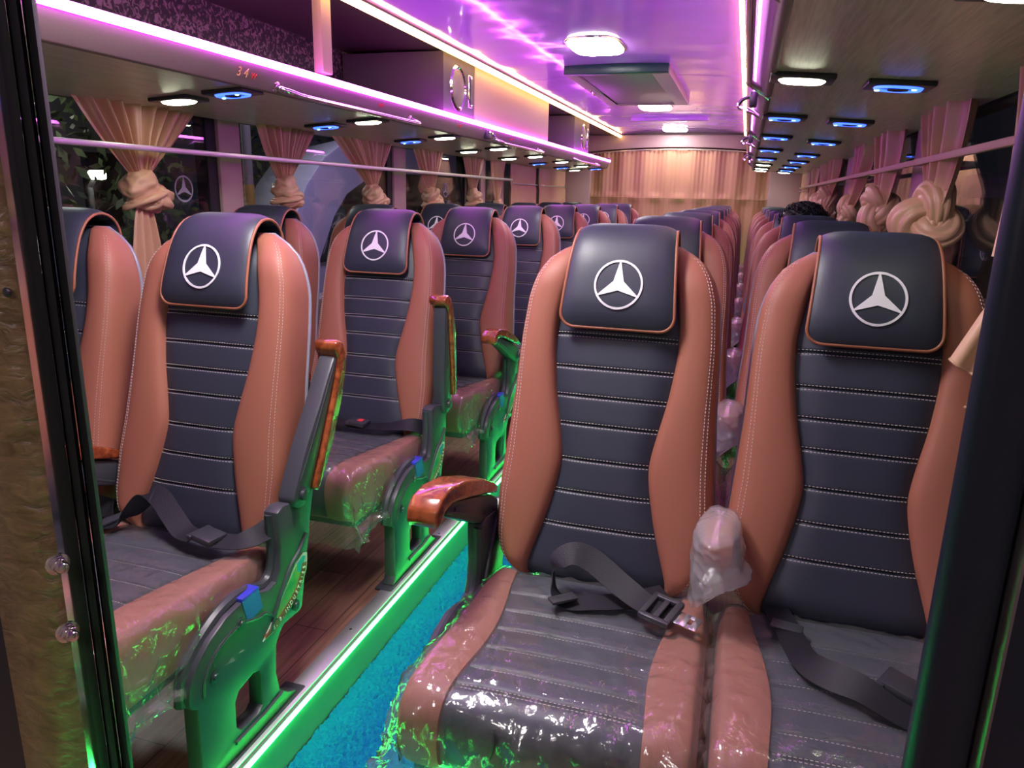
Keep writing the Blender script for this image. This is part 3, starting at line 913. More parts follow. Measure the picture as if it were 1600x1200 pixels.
def chw(l): return CHW * (.95 + .05 * min(1, l / .12))
def cbi(l): return smooth_interp([(0, .172), (.15, .165), (.35, .142), (.55, .134), (.75, .146), (1, .150)], l / CTOT, .10)
CSEAM = [.135, .205, .275, .345, .415, .470]
LS = sorted(set([round(a, 4) for a in lin(0, CTOT, 46)] + [round(q + d, 4) for q in CSEAM for d in (-.008, -.003, 0, .003, .008)]))
def cprof(l, x):
    """height offset of the cushion surface at lateral x"""
    w_, b = chw(l), cbi(l); a = abs(x)
    if a <= b: return -.006 * min(1, 1) + .004 * (1 - (a / b) ** 4) - .006 * math.exp(-(min(abs(l - q) for q in CSEAM) / .004) ** 2) * (1 if a < b * .97 else .4)
    u = (a - b) / (w_ - b)
    return .0030 * sin(pi * min(1, u / .88)) ** .8 if u < .88 else -.013 * ((u - .88) / .12) ** 2
def make_cushion():
    mb = MB()
    def P(x, l):
        p, q = cpt(l); return p + q * cprof(l, x) + Vector((x, 0, 0))
    for s in (1, -1):
        vs = []; k = 0
        for l in LS:
            w_, b = chw(l), cbi(l); d = w_ - b
            row = [P(s * b, l) - cpt(l)[1] * .006, P(s * (b + .001), l)] + [P(s * (b + u * d), l) for u in (.08, .2, .35, .5, .65, .8, .88, .92, .96, .985)]
            p, q = cpt(l); inn = Vector((s * (w_ + .002), p.y * .94 - .024, .262))
            e = P(s * w_, l); row += [e.lerp(inn, .1) + Vector((s * .004, 0, 0)), e.lerp(inn, .5) + Vector((s * .004, 0, 0)), inn]
            k = len(row); vs += row
        fs = []
        for j in range(len(LS) - 1):
            for i in range(k - 1): fs.append((j * k + i, j * k + i + 1, (j + 1) * k + i + 1, (j + 1) * k + i))
        mb.add(vs, fs)
    mb.box((-CHW, -.63, .255), (CHW, -.17, .268), .004)
    a = mb.mesh('seat_cushion', M['tan_leather'], 60)
    mb = MB().grid(lambda s, l: (lambda p, q: p + q * cprof(l, s * cbi(l) * .999) + Vector((s * cbi(l), 0, 0)))(*cpt(l)), lin(-1, 1, 13), LS)
    for q in CSEAM:
        for d in (-.0035, .0035) if q > .46 else (.003,):
            l = q + d; bb = cbi(l) - .006; n = int(2 * bb / .0068)
            p, nn = cpt(l)
            for i in range(n + 1):
                x = -bb + 2 * bb * i / n
                dash(mb, p + nn * (cprof(l, x) + .0004) + Vector((x, 0, 0)), Vector((1, 0, 0)), nn.cross(Vector((1, 0, 0))), nn)
    return a, mb.mesh('cushion_insert', [M['black_leather'], M['thread']], 60)

def make_film(seed, flareL, flareR, front=.03):
    """loose clear plastic wrapped over the cushion, hanging past its sides and front"""
    L2 = CTOT + .075
    ls = lin(.015, L2, 92); us = lin(-1.62, -1.03, 24) + lin(-1, 1, 46) + lin(1.03, 1.62, 24)
    def nz(x, y, z, f): return noise.noise(Vector((x * f + seed, y * f, z * f)))
    def fn(u, l):
        lc = min(l, CTOT); p, q = cpt(lc)
        if l > CTOT:
            p = p + Vector((0, -front * ((l - CTOT) / .075) * .6, -(l - CTOT) * .9)); q = Vector((0, -1, 0))
        w_ = chw(lc) + .004
        if abs(u) <= 1:
            x = u * w_; base = p + q * (max(cprof(lc, x * .985), -.012) + .0045) + Vector((x, 0, 0)); out = q
            k = .004 if l < CSEAM[-1] else .010
        else:
            s = 1 if u > 0 else -1; d = (abs(u) - 1) / .62
            fl = flareR if s > 0 else flareL
            side = p + q * (-.012 + .0045)
            zb = .225 + .03 * nz(p.y, s, 0, 9)
            drop = d * max(.004, (side.z - zb))
            x = s * (w_ + .006 + fl * d ** 1.3 * (.55 + .9 * abs(nz(p.y, s * 3, 1, 11))))
            base = Vector((x, side.y - (.020 * d if l > CTOT * .8 else 0), side.z - drop)); out = Vector((s, 0, .3)).normalized()
            k = (.007 + .014 * d) * (1 if l < CTOT * .88 else max(.15, 1 - (l - CTOT * .88) / (CTOT * .12)))
        r = abs(nz(base.x, base.y * .55, base.z, 26)) + .5 * abs(nz(base.x, base.y, base.z, 61))
        r2 = 1 - min(1, abs(nz(base.x * 1.6, base.y * .55 + base.z * .3, base.z * .5, 19)) * 6) + .8 * (1 - min(1, abs(nz(base.x, base.y * .9 - base.z * .5, base.z * .4 + 3, 31)) * 7))
        lo = -.0008 if abs(u) <= 1 else -.004
        return base + out * max(lo, (r * .9 + r2 * .8 - .35) * k)
    return MB().grid(fn, us, ls).mesh('plastic_cover', M['film'], 180)

# side leg panel (towards +x) in seat coordinates
LEG = [(-.212, .462), (-.190, .470), (-.120, .458), (-.098, .440), (-.095, .373), (-.116, .305), (-.140, .205), (-.150, .198), (-.212, .200), (-.226, .190),
       (-.243, .170), (-.250, .106), (-.240, .055), (-.212, .030), (-.180, .012), (-.180, 0), (-.505, 0), (-.505, .012), (-.490, .03), (-.486, .185), (-.502, .197), (-.506, .215),
       (-.500, .245), (-.478, .275), (-.440, .302), (-.390, .322), (-.335, .328), (-.285, .318), (-.256, .308), (-.230, .312), (-.216, .335), (-.209, .38)]
HOLE = [(-.385, .128), (-.372, .145), (-.325, .153), (-.306, .146), (-.300, .128), (-.303, .062), (-.318, .052), (-.372, .056), (-.386, .070)]
LX0, LX1 = .226, .262
def make_leg():
    b = bmesh.new()
    def ringv(poly, x): return [b.verts.new((x, y, z)) for y, z in poly]
    A = ringv(LEG, LX0); H = ringv(HOLE, LX0)
    ea = [b.edges.new((A[i], A[(i + 1) % len(A)])) for i in range(len(A))]
    eh = [b.edges.new((H[i], H[(i + 1) % len(H)])) for i in range(len(H))]
    r = bmesh.ops.triangle_fill(b, use_beauty=True, use_dissolve=False, edges=ea + eh)
    fs = [g for g in r['geom'] if isinstance(g, bmesh.types.BMFace)]
    ex = bmesh.ops.extrude_face_region(b, geom=fs)
    for v in [g for g in ex['geom'] if isinstance(g, bmesh.types.BMVert)]: v.co.x = LX1
    bmesh.ops.recalc_face_normals(b, faces=b.faces[:])
    es = [e for e in b.edges if len(e.link_faces) == 2 and e.calc_face_angle(0) > 1.2]
    bmesh.ops.bevel(b, geom=es, offset=.0045, segments=2, affect='EDGES', profile=.5, clamp_overlap=True)
    mb = MB(); mb.bm(b)
    # raised rims and ribs of the moulding
    arch = [(-.502, .2), (-.497, .247), (-.474, .277), (-.437, .303), (-.388, .324), (-.334, .330), (-.284, .320), (-.254, .310), (-.228, .315), (-.212, .338), (-.205, .385), (-.206, .455)]
    mb.tube([(LX0 + .012, y, z) for y, z in catmull2(arch, 4)], .012, 8)
    mb.tube([(LX1, y, z) for y, z in catmull2([(-.470, .20), (-.462, .24), (-.425, .272), (-.36, .286), (-.30, .268), (-.270, .262), (-.235, .225)], 4)], .004, 6)
    mb.tube([(LX1, y, z) for y, z in [(-.395, .040), (-.300, .038), (-.235, .045)]], .005, 6)
    mb.tube([(LX1 - .002, y, z) for y, z in catmull2([(-.262, .215), (-.225, .270), (-.180, .320), (-.140, .345), (-.112, .372)], 4)], .007, 6)
    mb.box((LX0 - .012, -.53, 0), (LX1 + .006, -.155, .008), .003)
    return mb.mesh('side_panel', M['dark_grey_plastic'], 35)
def catmull2(P, n): return [(p.x, p.y) for p in catmull([(a, b, 0) for a, b in P], n)]

STK = [(-.290, .206), (-.255, .2065), (-.215, .217), (-.185, .228), (-.158, .243), (-.136, .263), (-.122, .285), (-.116, .305), (-.114, .326), (-.128, .332), (-.160, .322), (-.195, .290), (-.235, .250)]
def make_sticker():
    x = LX1 + .0006
    a = MB().prism(STK, 'x', x - .002, x + .0012).mesh('maker_sticker', M['sticker_white'], None)
    cen = Vector((-.185, .27))
    ins = [tuple(Vector(p).lerp(cen, .06)) for p in STK]
    g = MB().prism([(-.262, .224), (-.215, .232), (-.175, .252), (-.145, .285), (-.130, .312), (-.158, .316), (-.195, .285), (-.235, .247)], 'x', x, x + .0018).mesh('green_field', M['sticker_green'], None)
    t = MB().prism([(-.158, .300), (-.140, .288), (-.124, .322), (-.132, .326), (-.156, .318)], 'x', x, x + .0024).mesh('teal_field', M['sticker_teal'], None)
    outer = catmull2([(-.284, .2085), (-.250, .2095), (-.212, .2205), (-.180, .234), (-.150, .254), (-.128, .284), (-.1205, .306)], 6)
    mb = MB(); vs = []
    for i, (y, z) in enumerate(outer):
        t0 = Vector(outer[min(i + 1, len(outer) - 1)]) - Vector(outer[max(i - 1, 0)]); t0.normalize(); nn = Vector((-t0.y, t0.x))
        wd = .018 * min(1, .25 + i / 8)
        for o_, xx in ((0, x), (0, x + .0026), (1, x + .0026), (1, x)): vs.append((xx, y + nn.x * wd * o_, z + nn.y * wd * o_))
    fs = []
    for i in range(len(outer) - 1):
        for k in range(4): fs.append((i * 4 + k, i * 4 + (k + 1) % 4, (i + 1) * 4 + (k + 1) % 4, (i + 1) * 4 + k))
    r = mb.add(vs, fs).mesh('red_band', M['sticker_red'], None)
    s = 'S. B. INDUSTRIES'; mb = MB()
    acc = [0]
    for i in range(1, len(outer)): acc.append(acc[-1] + (Vector(outer[i]) - Vector(outer[i - 1])).length)
    wid = {' ': .45, '.': .4, 'I': .55}; tot = sum(wid.get(c, 1) for c in s)
    pos = .026; step = (acc[-1] - .030) / tot
    for c in s:
        a_ = wid.get(c, 1) * step; d = pos + a_ / 2; pos += a_
        if c == ' ': continue
        y = np.interp(d, acc, [p[0] for p in outer]); z = np.interp(d, acc, [p[1] for p in outer])
        y2 = np.interp(d + .002, acc, [p[0] for p in outer]); z2 = np.interp(d + .002, acc, [p[1] for p in outer])
        t0 = Vector((y2 - y, z2 - z)).normalized(); nn = Vector((-t0.y, t0.x))
        vs, fs = text_mesh(c, .0145)
        mb.add([(x + .0030 + c_, y + t0.x * a__ * .86 + nn.x * (b_ + .0042), z + t0.y * a__ * .86 + nn.y * (b_ + .0042)) for a__, b_, c_ in vs], fs)
    l = mb.mesh('lettering', M['sticker_white'], None, recalc=False, weld=False)
    return a, [('green_field', g), ('teal_field', t), ('red_band', r), ('lettering', l)]

# armrest (pivot at origin, lowered pointing to -y)
ARM_BODY = [(.026, -.022), (.012, -.030), (-.012, -.028), (-.06, -.022), (-.12, -.012), (-.20, .008), (-.27, .022), (-.318, .034), (-.322, .050), (-.27, .052), (-.10, .042), (-.02, .034), (.022, .022), (.030, 0)]
ARM_CAP = [(-.015, .038), (-.10, .045), (-.20, .051), (-.285, .052), (-.318, .040), (-.330, .022), (-.346, .016), (-.356, .026), (-.356, .048), (-.340, .068), (-.300, .082), (-.22, .088), (-.12, .080), (-.04, .064), (-.012, .054)]
def make_arm():
    a = MB().prism(ARM_BODY, 'x', -.021, .021, .006, 2)
    a.tube([(.0185, y, z) for y, z in catmull2([(-.03, -.016), (-.12, .004), (-.29, .036)], 5)], .004, 6)
    a.lathe([(.006, .0175), (.005, .021)], 'x', (0, -.075, .004), 10).lathe([(.005, .0175), (.004, .021)], 'x', (0, -.25, .036), 10)
    body = a.mesh('arm_body', M['dark_grey_plastic'], 40)
    cap = MB().prism(ARM_CAP, 'x', -.029, .029, .0055, 3).mesh('wood_cap', M['burl'], 50)
    bolt = MB().lathe([(.019, .017), (.019, .021), (.013, .023), (.012, .030), (.005, .031)], 'x', (0, 0, 0), 18)
    bolt = bolt.mesh('pivot_bolt', M['black_plastic'], 40)
    return body, cap, bolt

def make_buckle():
    mb = MB().box((-.026, -.030, 0), (.026, .030, .016), .005)
    mb.box((-.030, .020, .002), (.030, .034, .013), .003)
    return mb.mesh('buckle', M['black_plastic'], 40)

ME = {}
ME['backrest'] = make_bolsters(); ME['back_insert'] = make_insert(); ME['back_shell'] = make_shell()
ME['headrest_pad'] = make_pad(); ME['piping'] = make_piping(); ME['star_emblem'] = make_star()
ME['seat_cushion'], ME['cushion_insert'] = make_cushion()
ME['filmA'] = make_film(1.7, .012, .030); ME['filmB'] = make_film(9.1, .045, .006, .06); ME['filmC'] = make_film(21.3, .008, .008)
ME['side_panel'] = make_leg()
ME['sticker'], STKP = make_sticker()
ME['arm_body'], ME['wood_cap'], ME['pivot_bolt'] = make_arm()
ME['buckle'] = make_buckle()
ME['leg_bolt'] = MB().lathe([(.013, LX1 - .003), (.013, LX1 + .003), (.008, LX1 + .003), (.007, LX1 + .006), (.003, LX1 + .006)], 'x', (0, 0, 0), 16).mesh('bolt', M['black_plastic'], 40)
ME['blue_label'] = MB().prism([(-.345, .329), (-.290, .321), (-.283, .282), (-.332, .276)], 'x', LX1 - .001, LX1 + .0012).box((LX0 + .004, -.344, .318), (LX1 + .001, -.288, .3345), .003).mesh('blue_tag', M['blue_plastic'], 40)
ME['bottom_piping'] = MB().tube([sect(-.026, x, -.028 - .01 * abs(x / .14) ** 3) for x in lin(-.15, .15, 14)], .0035, 6).mesh('bottom_piping', M['piping'], 180)
ME['seat_pan'] = MB().box((-.20, -.60, .222), (.20, -.16, .258), .008).mesh('seat_pan', M['black_plastic'], 40)
ME['recliner'] = MB().prism([(-.25, .25), (-.12, .25), (-.06, .46), (-.10, .48), (-.17, .40)], 'x', -.018, .018, .004).mesh('recliner_bracket', M['black_plastic'], 40)

def mirror_mesh(me, name):
    m = me.copy(); m.name = name
    for v in m.vertices: v.co.x = -v.co.x
    m.flip_normals(); return m
ME['side_panel_r'] = mirror_mesh(ME['side_panel'], 'side_panel')
ME['leg_bolt_r'] = mirror_mesh(ME['leg_bolt'], 'bolt')

def add_arm(t, x, pivot, theta, mirror=False, raised=False):
    a = put('armrest', ME['arm_body'], t, (x, pivot[0], pivot[1]), (theta, 0, 0))
    put('wood_cap', ME['wood_cap'], a)['label'] = 'glossy red brown burl wood cap'
    b = put('pivot_bolt', ME['pivot_bolt'], a)
    if mirror: b.scale.x = -1
    return a

def seat_base(name, film, belt=True, cush_dx=0.0):
    t = empty(name)
    b = put('backrest', ME['backrest'], t)
    put('bottom_piping', ME['bottom_piping'], b)
    put('back_insert', ME['back_insert'], t)['label'] = 'black leather channelled back panel'
    put('back_shell', ME['back_shell'], t)['label'] = 'glossy grey plastic back shell'
    h = put('headrest_pad', ME['headrest_pad'], t); h['label'] = 'black leather headrest pad with tan piping'
    put('piping', ME['piping'], h); put('star_emblem', ME['star_emblem'], h)
    c = put('seat_cushion', ME['seat_cushion'], t, (cush_dx, 0, 0)); i = put('cushion_insert', ME['cushion_insert'], t, (cush_dx, 0, 0))
    put('plastic_cover', ME[film], t, (cush_dx, 0, 0))['label'] = 'clear crinkled plastic film over the cushion'
    put('seat_pan', ME['seat_pan'], t, (cush_dx, 0, 0))
    return t

def side_leg(t, s):
    p = put('side_panel', ME['side_panel' if s > 0 else 'side_panel_r'], t)
    for y, z in ((-.352, .285), (-.437, .222), (-.168, .222)):
        put('bolt', ME['leg_bolt' if s > 0 else 'leg_bolt_r'], p, (0, y, z))
    if s > 0:
        st = put('maker_sticker', ME['sticker'], t)
        for nm, me in STKP: put(nm, me, st)
        put('blue_tag', ME['blue_label'], t)
    # round steel beam under the pair
    x0, x1 = (.23, -.232) if s > 0 else (-.23, .232)
    MB().tube([(x0, -.42, .215), (x1, -.42, .215)], .020, 12).tube([(x0, -.25, .205), (x1, -.25, .205)], .014, 10).build('cross_beam', M['black_plastic'], t)
    put('recliner_bracket', ME['recliner'], t, (.236 * s, 0, 0))

def half_beam(t):
    MB().tube([(-.232, -.42, .215), (.232, -.42, .215)], .020, 12).tube([(-.232, -.25, .205), (.232, -.25, .205)], .014, 10).build('cross_beam', M['black_plastic'], t)

def belt_part(t, ctrl, width=.046, buckle=None, name='seat_belt'):
    o = ribbon(ctrl, width).build(name, M['belt'], t, 50)
    return o

def simple_belt(t, s):
    """a lap belt lying across the back of the cushion; s = +1 towards +x"""
    o = belt_part(t, [((-.235 * s, -.13, .36), (0, .4, 1)), ((-.19 * s, -.185, .40), (0, .6, .8)), ((-.10 * s, -.225, .398), (0, 1, .25)), ((0, -.245, .394), (0, 1, .12)), ((.10 * s, -.235, .396), (0, 1, .2)),
                      ((.19 * s, -.20, .402), (0, .8, .7)), ((.240 * s, -.15, .37), (0, .4, 1))])
    b = put('buckle', ME['buckle'], o, (.02 * s, -.245, .397), (.1, 0, radians(90)))
    r = MB().box((-.010, -.016, .0155), (.010, .002, .0185), .002).build('release_button', M['red_paint'], o)
    r.location = b.location; r.rotation_euler = b.rotation_euler
    return o

def pads(t): return t

# --- the four kinds of seat
def left_aisle(arm, first=False):
    t = seat_base('passenger_seat', 'filmA')
    side_leg(t, 1)
    if arm == 'up': add_arm(t, .252, (-.135, .475), -1.98)
    elif arm == 'tilt': add_arm(t, .252, (-.105, .455), -1.276 - .12)
    else: add_arm(t, .252, (-.135, .462), -.26)
    return t
def left_window():
    t = seat_base('passenger_seat', 'filmC'); simple_belt(t, 1); half_beam(t)
    MB().box((-.215, -.50, .0), (-.19, -.14, .225), .005).build('wall_side_leg', M['black_plastic'], t)
    put('recliner_bracket', ME['recliner'], t, (-.226, 0, 0))
    add_arm(t, .2375, (-.125, .455), -.22)
    return t
def right_aisle():
    t = seat_base('passenger_seat', 'filmB', cush_dx=.012)
    side_leg(t, -1); add_arm(t, -.252, (-.125, .462), -.25, True)
    return t
def right_window():
    t = seat_base('passenger_seat', 'filmC'); half_beam(t)
    MB().box((.19, -.50, .0), (.215, -.14, .225), .005).build('wall_side_leg', M['black_plastic'], t)
    put('recliner_bracket', ME['recliner'], t, (.226, 0, 0))
    return t

def blob(cx, cy, cz, rx, ry, rz, seed, nu=22, nv=16, amp=.18, f=3.0, twist=0):
    vs = []; fs = []
    for j in range(nv + 1):
        ph = pi * j / nv
        for i in range(nu):
            th = 2 * pi * i / nu + twist * j / nv
            d = Vector((sin(ph) * cos(th), sin(ph) * sin(th), cos(ph)))
            k = 1 + amp * noise.noise(d * f + Vector((seed, seed * 2, 0))) + amp * .6 * noise.noise(d * f * 2.7 + Vector((0, seed, 5)))
            vs.append((cx + d.x * rx * k, cy + d.y * ry * k, cz + d.z * rz * k))
    for j in range(nv):
        for i in range(nu): fs.append((j * nu + i, j * nu + (i + 1) % nu, (j + 1) * nu + (i + 1) % nu, (j + 1) * nu + i))
    return vs, fs

def wrapped_arm(t, x):
    a = put('middle_armrest', ME['arm_body'], t, (x, -.10, .455), (-.12, 0, 0)); a.scale = (.9, .60, .9)
    put('wood_cap', ME['wood_cap'], a)
    vs = []; fs = []; n = 56; rows = 44
    def nz(a_, b_, s_): return noise.noise(Vector((a_ * 2.4 + s_, b_ * 2.4, s_ * 3)))
    for j in range(rows):
        q = j / (rows - 1)
        cz = .562 - .150 * q; cy = -.235 - .030 * q
        top = min(1, sqrt(max(0, q / .10)) if q < .10 else 1)
        rx = (.033 + .013 * sin(pi * min(1, q * 1.1))) * top; ry = (.098 - .03 * q) * top
        tail = max(0, (q - .62) / .38)
        rx *= 1 - .55 * tail; ry *= 1 - .5 * tail
        for i in range(n):
            g = 2 * pi * i / n
            rid = max(0, 1 - 5 * abs(noise.noise(Vector((cos(g) * 1.3 + 7, sin(g) * 1.3, q * 2.6)))))
            rid2 = max(0, 1 - 5 * abs(noise.noise(Vector((cos(g) * 2.2 - q * 1.5, sin(g) * 2.2 + 3, q * 4.5)))))
            k = 1 + .14 * noise.noise(Vector((cos(g) * .9 + 4, sin(g) * .9, q * 1.7))) + .07 * rid + .045 * rid2
            flap = .020 * max(0, cos(g) - .55) / .45 * math.exp(-((q - .60) / .07) ** 2)
            vs.append((x + rx * cos(g) * k - .030 * tail + flap, cy + ry * sin(g) * k, cz + .012 * noise.noise(Vector((cos(g) * 2, sin(g) * 2, 5))) * tail))
    for j in range(rows - 1):
        for i in range(n): fs.append((j * n + i, j * n + (i + 1) % n, (j + 1) * n + (i + 1) % n, (j + 1) * n + i))
    fs.append(tuple(range(n)))
    b = MB().add(vs, fs).build('plastic_bag', M['bag'], t, 180); b['label'] = 'crumpled milky plastic bag over the middle armrest'

# rows of seats
def seat_label(side, pos, r, extra):
    return '%s %s seat, %s row from the front, %s' % (side, pos, ORD[r], extra)
NROW = 8
protos = {}
def place(kind, maker, x, y, label, group, fresh=False):
    if kind not in protos: protos[kind] = maker(); o = protos[kind]
    else: o = copy_tree(protos[kind])
    o.location = (x, y, 0)
    tag(o, label, 'bus seat', group)
    return o
GL, GR = 'brown and black bus seats left of the aisle', 'brown and black bus seats right of the aisle'
for r in range(NROW):
    y = LY + r * PITCH
    armk = 'up' if r == 0 else 'tilt' if r == 1 else 'down'
    ex = {'up': 'its armrest folded upright', 'tilt': 'its armrest tipped upward', 'down': 'its armrest lowered'}[armk]
    if r < 2:
        o = left_aisle(armk); o.location = (LX[0], y, 0)
        tag(o, 'tan and black leather ' + seat_label('left', 'aisle', r, ex), 'bus seat', GL)
    else:
        o = place('LA', lambda: left_aisle('down'), LX[0], y, 'tan and black leather ' + seat_label('left', 'aisle', r, ex), GL)
    if r == 0: SEAT_L1 = o
    if r == 1: SEAT_L2 = o
    o = place('LW', left_window, LX[1], y, 'tan and black leather ' + seat_label('left', 'window', r, 'beside the glass'), GL)
for r in range(NROW):
    y = RY + r * PITCH
    if r == 0:
        o = right_aisle(); o.location = (RX[0], y, 0); wrapped_arm(o, .236); tag(o, 'tan and black leather ' + seat_label('right', 'aisle', 0, 'with looped belt'), 'bus seat', GR); SEAT_R1A = o
        o = right_window(); o.location = (RX[1], y, 0); tag(o, 'tan and black leather ' + seat_label('right', 'window', 0, 'beside dark post'), 'bus seat', GR); SEAT_R1B = o
    else:
        def ra():
            t = right_aisle(); wrapped_arm(t, .236); return t
        place('RA', ra, RX[0], y, 'tan and black leather ' + seat_label('right', 'aisle', r, 'beside the carpeted aisle'), GR)
        place('RW', right_window, RX[1], y, 'tan and black leather ' + seat_label('right', 'window', r, 'beside the curtains'), GR)

# belts of the nearest seats
o = belt_part(SEAT_L1, [((-.240, -.16, .372), (0, .5, .8)), ((-.175, -.240, .385), (.3, .8, .3)), ((-.130, -.225, .398), (.55, .75, .3)), ((-.085, -.205, .445), (.6, .4, .3)), ((-.055, -.200, .450), (.55, .6, .35)),
                        ((-.005, -.222, .425), (.5, .8, .4)), ((.045, -.245, .402), (.45, .85, .25)), ((.085, -.255, .400), (.35, .9, .2))])
put('buckle', ME['buckle'], o, (.120, -.258, .400), (.1, 0, radians(80)))
MB().box((-.012, -.03, -.001), (.012, .03, .006), .002).build('strap_keeper', M['black_plastic'], o, loc=(-.150, -.232, .394)).rotation_euler = (.2, .1, radians(-35))
belt_part(SEAT_L1, [((.145, -.258, .402), (.1, .9, .25)), ((.185, -.250, .402), (-.1, .9, .3)), ((.212, -.225, .408), (-.35, .7, .6)), ((.238, -.195, .420), (-.2, .5, .8)), ((.243, -.16, .39), (0, .3, 1))])
o = simple_belt(SEAT_L2, 1)
o = belt_part(SEAT_R1A, [((.172, -.310, .398), (.25, .9, .15)), ((.125, -.308, .404), (.3, .9, .3)), ((.07, -.280, .420), (.35, .7, .55)), ((.01, -.252, .445), (.3, .6, .7)), ((-.030, -.250, .452), (.2, .7, .65)), ((-.058, -.262, .432), (.0, .7, .6)),
                         ((-.056, -.285, .400), (-.1, .8, -.4)), ((-.025, -.310, .384), (.2, .9, .1)), ((.03, -.300, .386), (.2, .95, .1)), ((.09, -.27, .386), (.2, .95, .1)), ((.15, -.22, .385), (.2, .95, .1))])
b = MB().box((-.030, -.034, 0), (-.018, .034, .012), .004).box((.016, -.034, 0), (.030, .034, .012), .004).box((-.03, .024, 0), (.03, .036, .012), .004).box((-.03, -.036, 0), (.03, -.024, .012), .004).box((-.006, -.03, .002), (.006, .03, .010), .003)
q = b.build('buckle_frame', M['black_plastic'], o, loc=(.150, -.318, .400)); q.rotation_euler = (.15, .05, radians(-20))
b = MB().box((.030, -.017, .004), (.052, .017, .0065), .001).box((.052, -.017, .004), (.060, -.007, .0065)).box((.052, .007, .004), (.060, .017, .0065)).box((.060, -.017, .004), (.072, .017, .0065), .001)
b.build('steel_tongue', M['steel'], q)
MB().box((-.012, -.026, 0), (.012, .026, .006), .002).build('strap_keeper', M['black_plastic'], o, loc=(-.030, -.322, .392)).rotation_euler = (0, 0, radians(-50))
o = belt_part(SEAT_R1B, [((-.118, -.17, .368), (.95, -.1, .1)), ((-.112, -.235, .384), (.95, -.25, .1)), ((-.100, -.300, .390), (.95, -.25, .15)), ((-.088, -.365, .398), (.9, -.1, .2)), ((-.072, -.405, .404), (.7, .2, .5)), ((-.045, -.435, .412), (.35, .6, .6)),
                         ((-.010, -.455, .414), (.2, .85, .45)), ((.035, -.480, .404), (.2, .9, .2)), ((.085, -.495, .398), (.1, .95, .1)), ((.16, -.47, .398), (.0, .95, .1))])
put('buckle', ME['buckle'], o, (.055, -.415, .396), (.1, 0, radians(60)))
MB().box((-.027, -.012, 0), (.027, .012, .006), .002).build('strap_keeper', M['black_plastic'], o, loc=(-.105, -.275, .388)).rotation_euler = (.1, 0, radians(-12))
# loose thread loop and buckle stub at the middle of the first right pair
MB().tube(catmull([(-.05, -.664, .372), (-.048, -.674, .350), (-.052, -.676, .330), (-.046, -.674, .352), (-.05, -.664, .372)], 4), .0022, 6).build('cord_loop', M['black_plastic'], SEAT_R1A)

